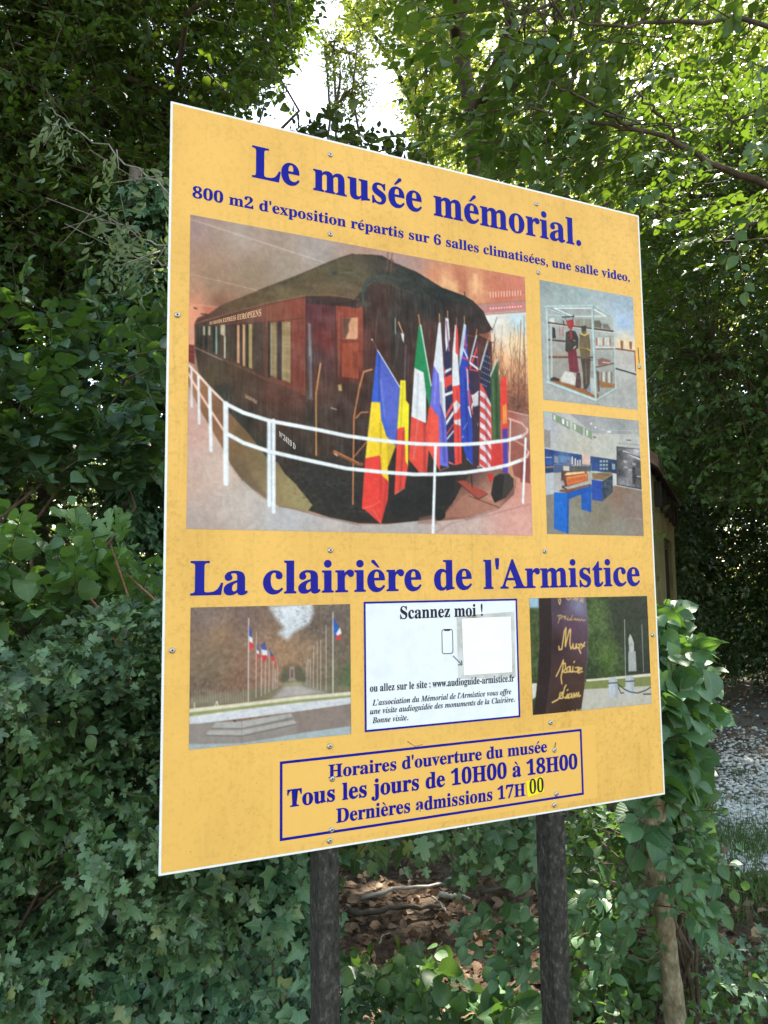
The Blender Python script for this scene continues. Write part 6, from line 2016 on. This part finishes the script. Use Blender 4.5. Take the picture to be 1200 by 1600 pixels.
p.poly(T(45, 762, 145, 750, 145, 985, 50, 1012), (178, 180, 188))
# large black and white photograph on the wall
p.poly(T(858, 455, 1135, 485, 1145, 950, 860, 895), (58, 54, 60))
p.poly(T(870, 470, 1130, 490, 1140, 930, 868, 885), p.idw([(*T(900, 550)[0], (60, 56, 60)), (*T(1000, 500)[0], (130, 128, 132)), (*T(1080, 510)[0], (200, 200, 204)), (*T(900, 750)[0], (46, 42, 46)), (*T(960, 650)[0], (110, 105, 108)), (*T(1010, 780)[0], (120, 116, 118)), (*T(1060, 800)[0], (40, 36, 40)), (*T(1110, 650)[0], (64, 60, 62)), (*T(1000, 890)[0], (150, 148, 154)), (*T(900, 870)[0], (130, 128, 134)), (*T(1110, 850)[0], (70, 66, 70))]))
p.line(T(940, 510, 1010, 545, 1125, 605), 4, (205, 205, 208))
p.line(T(950, 525, 1120, 580), 1.6, (40, 36, 40))
for x, y in ((955, 625), (1057, 655), (1010, 720), (965, 690)):
    p.line(T(x - 12, y, x + 12, y + 4), 4.5, (176, 172, 174), 0.9, 3)
p.poly(T(985, 730, 1030, 730, 1038, 860, 985, 860), (128, 124, 126), 0.8, 4)
p.poly(T(1040, 690, 1075, 690, 1080, 880, 1042, 880), (34, 30, 34), 0.8, 4)
p.line(T(1090, 795, 1135, 800), 2, (190, 190, 192))
p.blotch(34, 4, T(870, 470, 1130, 490, 1140, 930, 868, 885))
p.line(T(860, 898, 1145, 952), 1.4, (200, 198, 200))
# second plinth and case
p.poly(T(575, 830, 700, 850, 698, 1078, 578, 1062), (28, 66, 158))
p.poly(T(698, 850, 815, 775, 815, 975, 720, 1060, 698, 1075), (52, 62, 74))
p.blotch(40, 6, T(698, 850, 815, 775, 815, 975, 720, 1060, 698, 1075))
p.poly(T(575, 760, 790, 745, 815, 775, 720, 840, 590, 830), (126, 110, 76))
p.line(T(610, 795, 680, 800, 780, 770), 4, (150, 70, 56), 0.8, 3)
p.line(T(640, 770, 770, 775), 2.5, (70, 80, 60), 0.8)
# model in the front case
p.poly(T(148, 660, 575, 660, 575, 890, 300, 985, 148, 960), (140, 130, 118), 0.28)
p.poly(T(230, 740, 500, 735, 530, 770, 530, 845, 330, 905, 250, 920, 225, 880), (84, 56, 46))
p.poly(T(280, 800, 525, 760, 525, 842, 300, 905), (206, 100, 48))
p.poly(T(262, 782, 295, 752, 495, 738, 500, 760, 300, 785), (236, 190, 130))
for k in range(9):
    x = 320 + k * 22
    p.line(T(x, 830 - k * 4, x, 862 - k * 5), 1.3, (128, 50, 28), 0.8)
p.line(T(300, 815, 525, 778), 1.2, (240, 150, 90), 0.9)
p.line(T(245, 730, 250, 930), 2, (60, 42, 38))
p.poly(T(205, 850, 250, 840, 270, 890, 240, 910, 205, 890), (176, 160, 166), 0.9, 4)
p.line(T(240, 915, 300, 950), 3, (60, 44, 40))
p.poly(T(200, 965, 230, 945, 300, 945, 560, 880, 575, 895, 300, 985), (112, 66, 48))
for k in range(12):
    x = 250 + k * 25
    p.line(T(x, 968 - k * 5.5, x + 10, 962 - k * 5.5), 1, (170, 110, 80), 0.8)
for pts in ((148, 660, 148, 965), (575, 650, 575, 890), (148, 660, 575, 655), (375, 640, 375, 760)):
    p.line(T(*pts), 0.7, (190, 190, 180), 0.6)
p.poly(T(148, 975, 298, 985, 302, 1445, 150, 1390), (8, 92, 190))
p.poly(T(296, 985, 575, 895, 575, 965, 400, 1020, 318, 1055, 312, 1440, 300, 1445), (10, 76, 168))
p.poly(T(455, 1000, 572, 960, 570, 1205, 460, 1170), (14, 80, 172))
p.line(T(298, 990, 302, 1440), 1, (30, 60, 120), 0.6)
p.blotch(12, 8)
p.blotch(9, 3)
p.build('printed_picture', M_print, sign, -0.0008)['label'] = 'picture of a museum room with bright blue plinths'

# 4: avenue with flagpoles
p = Print([(298.3, 950.8), (548, 942.2), (547.5, 1145.8), (294.3, 1173)], 0.0012, 4)
G = fr(270, 840, 4.0)
p.poly([(270, 900), (600, 900), (600, 1200), (270, 1200)], p.idw([(*G(200, 500)[0], (112, 92, 86)), (*G(450, 480)[0], (108, 84, 78)), (*G(300, 620)[0], (136, 104, 78)), (*G(250, 800)[0], (112, 94, 72)), (*G(150, 950)[0], (100, 82, 68)), (*G(550, 800)[0], (150, 104, 82)), (*G(420, 900)[0], (118, 84, 66)),
                                                        (*G(900, 560)[0], (92, 78, 68)), (*G(1000, 500)[0], (96, 84, 78)), (*G(1060, 700)[0], (96, 84, 70)), (*G(700, 720)[0], (160, 122, 92)), (*G(850, 700)[0], (136, 106, 80)), (*G(1050, 900)[0], (86, 84, 62))]))
p.poly(G(600, 430, 870, 410, 880, 470, 850, 540, 760, 590, 715, 640, 660, 600, 690, 560, 640, 500), (212, 218, 226), 0.95, 8)
rt = np.random.default_rng(6)
for k in range(900):
    x, y = rt.uniform(110, 1110), rt.uniform(420, 980)
    if 640 < x < 850 and y < 600 - abs(x - 740): continue
    dk = rt.random() < 0.55
    c = (70, 52, 46) if dk else (176, 146, 118)
    p.line(G(x, y, x + rt.uniform(-14, 14), y + rt.uniform(-10, 10)), rt.uniform(0.6, 1.6), c, rt.uniform(0.15, 0.5))
for k in range(120):
    t_ = rt.random()
    x, y = (rt.uniform(590, 690), rt.uniform(430, 620)) if t_ < 0.5 else (rt.uniform(760, 880), rt.uniform(430, 600))
    p.line(G(x, y, x + rt.uniform(-16, 16), y + rt.uniform(-12, 12)), 0.8, (90, 72, 66), 0.5)
p.blotch(26, 4)
p.poly(G(1070, 800, 1112, 780, 1112, 930, 1060, 930), (62, 92, 52), 0.6, 8)
p.poly(G(660, 880, 690, 820, 740, 790, 800, 810, 850, 880, 820, 920, 690, 920), (72, 72, 54), 0.8, 8)
p.poly(G(100, 1000, 400, 960, 660, 930, 850, 910, 1112, 930, 1112, 975, 100, 1070), (112, 104, 80), 0.8, 6)
p.poly(G(700, 925, 790, 920, 960, 970, 620, 1010), (172, 162, 160), 0.9, 8)
p.poly(G(665, 915, 760, 895, 830, 910, 760, 925), (150, 150, 100), 0.8, 5)
p.poly(G(728, 805, 760, 803, 762, 880, 775, 895, 715, 897, 728, 880), (150, 122, 112))
p.poly(G(737, 825, 752, 825, 752, 875, 737, 875), (96, 76, 70))
for x in range(120, 470, 16):
    p.line(G(x, 960 + rt.uniform(-10, 10), x + 2, 1030), rt.uniform(0.8, 1.4), (176, 166, 156), 0.55)
p.poly(G(100, 1070, 420, 1035, 800, 990, 1112, 963, 1112, 985, 800, 1012, 420, 1058, 100, 1095), (216, 206, 178))
p.poly(G(100, 1095, 420, 1058, 800, 1012, 1112, 985, 1112, 998, 800, 1030, 420, 1075, 100, 1120), (138, 142, 84))
p.poly(G(100, 1118, 420, 1075, 800, 1030, 1112, 998, 1112, 1040, 750, 1090, 270, 1150, 100, 1170), (206, 206, 212))
p.blotch(26, 8, G(100, 1118, 420, 1075, 800, 1030, 1112, 998, 1112, 1040, 750, 1090, 270, 1150, 100, 1170), 2)
p.poly(G(95, 1165, 250, 1155, 270, 1150, 430, 1145, 740, 1095, 1112, 1038, 1112, 1180, 800, 1215, 430, 1290, 90, 1300), (138, 126, 120))
p.poly(G(740, 1095, 1112, 1038, 1112, 1180, 775, 1215, 772, 1165), (126, 110, 102), 0.9)
p.poly(G(270, 1155, 430, 1148, 740, 1098, 745, 1120, 430, 1190, 240, 1190), (166, 162, 158))
p.line(G(240, 1192, 430, 1193, 748, 1130), 1.2, (96, 90, 88))
p.poly(G(225, 1205, 430, 1205, 755, 1140, 775, 1160, 430, 1235, 205, 1232), (166, 160, 154))
p.line(G(205, 1236, 430, 1240, 775, 1165), 1.5, (92, 86, 84))
p.poly(G(90, 1292, 430, 1285, 800, 1220, 1112, 1178, 1112, 1230, 90, 1340), (156, 168, 172))
p.line(G(380, 1143, 392, 1148), 1.8, (20, 20, 24))
p.line(G(430, 1148, 432, 1285), 0.9, (100, 92, 90), 0.6)
p.line(G(262, 1055, 276, 1022, 282, 1050), 1.2, (232, 228, 220))
p.line(G(134, 1035, 135, 1068), 1.2, (224, 220, 210))
for x, ya, yb, w in ((474, 505, 1025, 1.5), (522, 590, 1000, 0.9), (555, 680, 990, 0.9), (580, 700, 975, 0.8), (603, 700, 965, 0.8), (628, 760, 950, 0.7), (642, 790, 945, 0.7), (655, 800, 938, 0.6), (1000, 468, 970, 1.6), (957, 550, 955, 0.8), (924, 640, 950, 0.8), (903, 650, 945, 0.7), (880, 680, 938, 0.7), (860, 760, 930, 0.6), (845, 760, 925, 0.6), (835, 780, 920, 0.6)):
    p.line(G(x, ya, x - (3 if x < 900 else 0), yb), w, (226, 222, 218), 0.95)


def tri(x, y, s, d=1):
    p.poly(G(x, y, x + 6 * s * d, y + 16 * s, x + 8 * s * d, y + 34 * s, x, y + 30 * s), (50, 70, 150))
    p.poly(G(x, y + 28 * s, x + 8 * s * d, y + 32 * s, x + 10 * s * d, y + 48 * s, x + 2, y + 44 * s), (228, 226, 228))
    p.poly(G(x + 2, y + 42 * s, x + 10 * s * d, y + 46 * s, x + 11 * s * d, y + 58 * s, x + 4, y + 66 * s), (214, 48, 52))


tri(476, 545, 2.5)
tri(524, 660, 1.5)
p.poly(G(548, 670, 575, 650, 592, 720, 560, 715), (60, 66, 130))
p.poly(G(556, 700, 590, 705, 592, 740, 560, 740), (214, 214, 224))
p.poly(G(552, 735, 590, 735, 578, 770, 560, 775), (206, 48, 56))
p.poly(G(598, 690, 615, 715, 635, 750, 610, 745), (70, 70, 120))
p.poly(G(606, 740, 636, 745, 640, 770, 620, 772), (206, 60, 60))
p.line(G(640, 780, 642, 815), 2.2, (205, 60, 60))
p.poly(G(1003, 505, 1030, 545, 1042, 600, 1020, 625, 1005, 590), (32, 84, 176))
p.poly(G(1020, 600, 1044, 560, 1054, 600, 1030, 620), (228, 228, 232))
p.poly(G(1022, 615, 1054, 600, 1042, 640, 1024, 642), (216, 50, 52))
p.c += (232 - p.c) * 0.05
p.build('printed_picture', M_print, sign, -0.0008)['label'] = 'picture of an avenue with flagpoles leading to a distant monument'

# 5: dark curved stone with gilt script, statue and bollards
p = Print([(826.7, 934.4), (1010.4, 931.5), (1018.3, 1099), (832.3, 1117.7)], 0.0011, 5)
K = fr(800, 860, 4.8)
p.poly([(800, 900), (1040, 900), (1040, 1150), (800, 1150)], p.idw([(*K(150, 600)[0], (64, 78, 44)), (*K(640, 500)[0], (72, 92, 48)), (*K(700, 800)[0], (74, 98, 46)), (*K(900, 450)[0], (48, 54, 44)), (*K(950, 800)[0], (42, 48, 40)), (*K(800, 500)[0], (52, 62, 44)), (*K(990, 380)[0], (60, 66, 62)), (*K(600, 900)[0], (40, 56, 32))]))
p.blotch(34, 4)
p.blotch(20, 9)
p.poly(K(715, 360, 760, 600, 850, 800, 860, 950, 1050, 930, 1050, 340), (44, 48, 40), 0.6, 10)
p.poly(K(120, 350, 200, 350, 198, 430, 130, 430), (150, 186, 214), 0.95, 5)
p.poly(K(550, 968, 700, 955, 1055, 920, 1055, 945, 560, 985), (216, 206, 186))
p.poly(K(540, 985, 1055, 942, 1055, 1020, 540, 1045), (116, 124, 72))
p.poly(K(520, 1042, 1060, 1015, 1060, 1160, 500, 1220), (184, 178, 166))
p.poly(K(140, 1000, 185, 995, 175, 1100, 150, 1120), (206, 200, 188))
p.line(K(842, 520, 850, 940), 1.6, (176, 180, 184))
p.line(K(972, 555, 985, 910), 1.4, (160, 162, 164))
p.poly(K(870, 760, 925, 755, 932, 905, 872, 908), (158, 160, 158))
p.poly(K(872, 660, 884, 628, 895, 645, 912, 690, 914, 760, 876, 762), (176, 178, 174))
p.line(K(884, 632, 886, 645), 2.4, (186, 186, 182))
p.line(K(876, 750, 874, 720, 895, 700), 1.2, (90, 96, 92))
for x0_, x1_, yt, yb in ((848, 912, 935, 1085), (722, 790, 948, 1102)):
    cx = (x0_ + x1_) / 2
    p.poly(K(x0_, yt + 30, x0_ + 10, yt + 10, cx, yt, x1_ - 10, yt + 10, x1_, yt + 30, x1_ + 4, yb, x0_ + 2, yb + 3), (176, 182, 190))
    p.poly(K(cx + 12, yt + 8, x1_, yt + 30, x1_ + 3, yb, cx + 14, yb), (150, 154, 162), 0.6, 4)
    p.line(K(x0_, yt + 48, x1_ + 1, yt + 44), 2.2, (58, 60, 66))
p.line(K(795, 1005, 840, 1040, 880, 1060, 940, 1070, 1000, 1050, 1045, 1022), 2.2, (48, 44, 48))
p.line(K(795, 1030, 815, 1070, 835, 1068), 2.0, (48, 44, 48))
p.line(K(985, 1078, 1050, 1076), 2.4, (52, 50, 54))
p.poly(K(200, 340, 290, 340, 300, 600, 290, 900, 250, 1230, 155, 1245, 185, 1050, 205, 700), (38, 26, 28))
p.poly(K(288, 340, 548, 340, 568, 560, 566, 800, 545, 1000, 515, 1210, 250, 1235, 290, 900, 302, 600), p.idw([(*K(330, 400)[0], (66, 50, 66)), (*K(500, 420)[0], (124, 120, 150)), (*K(450, 560)[0], (84, 56, 76)), (*K(330, 700)[0], (48, 30, 34)), (*K(540, 700)[0], (82, 58, 72)), (*K(450, 900)[0], (62, 40, 36)), (*K(400, 1150)[0], (52, 34, 28)), (*K(520, 1050)[0], (66, 46, 40))]))
p.line(K(552, 350, 568, 560, 564, 800, 540, 1010), 1.2, (130, 120, 140), 0.5)
GO = (216, 178, 100)


def script(w, *strokes):
    for s_ in strokes: p.line(K(*s_), w, GO)


script(2.0, (352, 360, 348, 380, 356, 405, 364, 380, 362, 358), (405, 358, 420, 372, 440, 360), (455, 370, 470, 355, 478, 374, 492, 358), (510, 385, 520, 360), (520, 372, 528, 390, 532, 360))
script(1.4, (338, 492, 352, 486, 352, 520, 344, 545), (352, 490, 368, 484, 362, 512, 352, 514), (372, 512, 376, 492, 386, 494), (392, 505, 404, 492, 390, 498, 396, 516, 408, 510), (420, 500, 412, 520, 424, 522), (440, 508, 426, 520, 440, 526, 452, 486),
       (452, 524, 470, 510), (470, 524, 474, 512, 482, 524, 488, 512, 498, 526, 504, 514, 512, 528, 524, 516, 532, 528, 548, 520))
script(3.0, (350, 720, 352, 745, 372, 740, 392, 600, 404, 580, 400, 660, 398, 720, 428, 600, 438, 590, 432, 700, 440, 738, 456, 712), (456, 700, 456, 735, 474, 735, 482, 700, 482, 732, 496, 728), (496, 706, 510, 706, 500, 740, 514, 770), (545, 690, 530, 715, 516, 735), (516, 700, 530, 720, 542, 716))
script(2.8, (330, 944, 352, 900, 384, 822, 380, 880, 366, 950, 372, 1000), (380, 850, 398, 846, 400, 890, 378, 910, 402, 916), (432, 870, 412, 880, 408, 912, 426, 910, 436, 872, 436, 912, 452, 906), (456, 872, 452, 912, 468, 905), (462, 840, 468, 832), (474, 880, 496, 876, 488, 912, 502, 920), (524, 882, 502, 880, 500, 916, 526, 908), (474, 912, 520, 890))
script(2.8, (300, 1140, 340, 1120, 372, 1080, 384, 1062, 358, 1070, 352, 1110, 376, 1108, 392, 1030, 404, 1010), (384, 1100, 400, 1108, 416, 1078, 408, 1108), (412, 1050, 418, 1044), (436, 1074, 424, 1082, 422, 1108, 440, 1100, 448, 1072, 446, 1104), (456, 1104, 464, 1070, 470, 1100, 482, 1068, 486, 1098, 498, 1064, 500, 1096, 512, 1088), (404, 1096, 420, 1104))
script(2.0, (410, 1212, 425, 1205), (440, 1208, 460, 1200), (478, 1204, 490, 1192), (500, 1200, 512, 1194))
p.build('printed_picture', M_print, sign, -0.0008)['label'] = 'picture of a dark stone with gilt handwriting, a statue and two bollards'
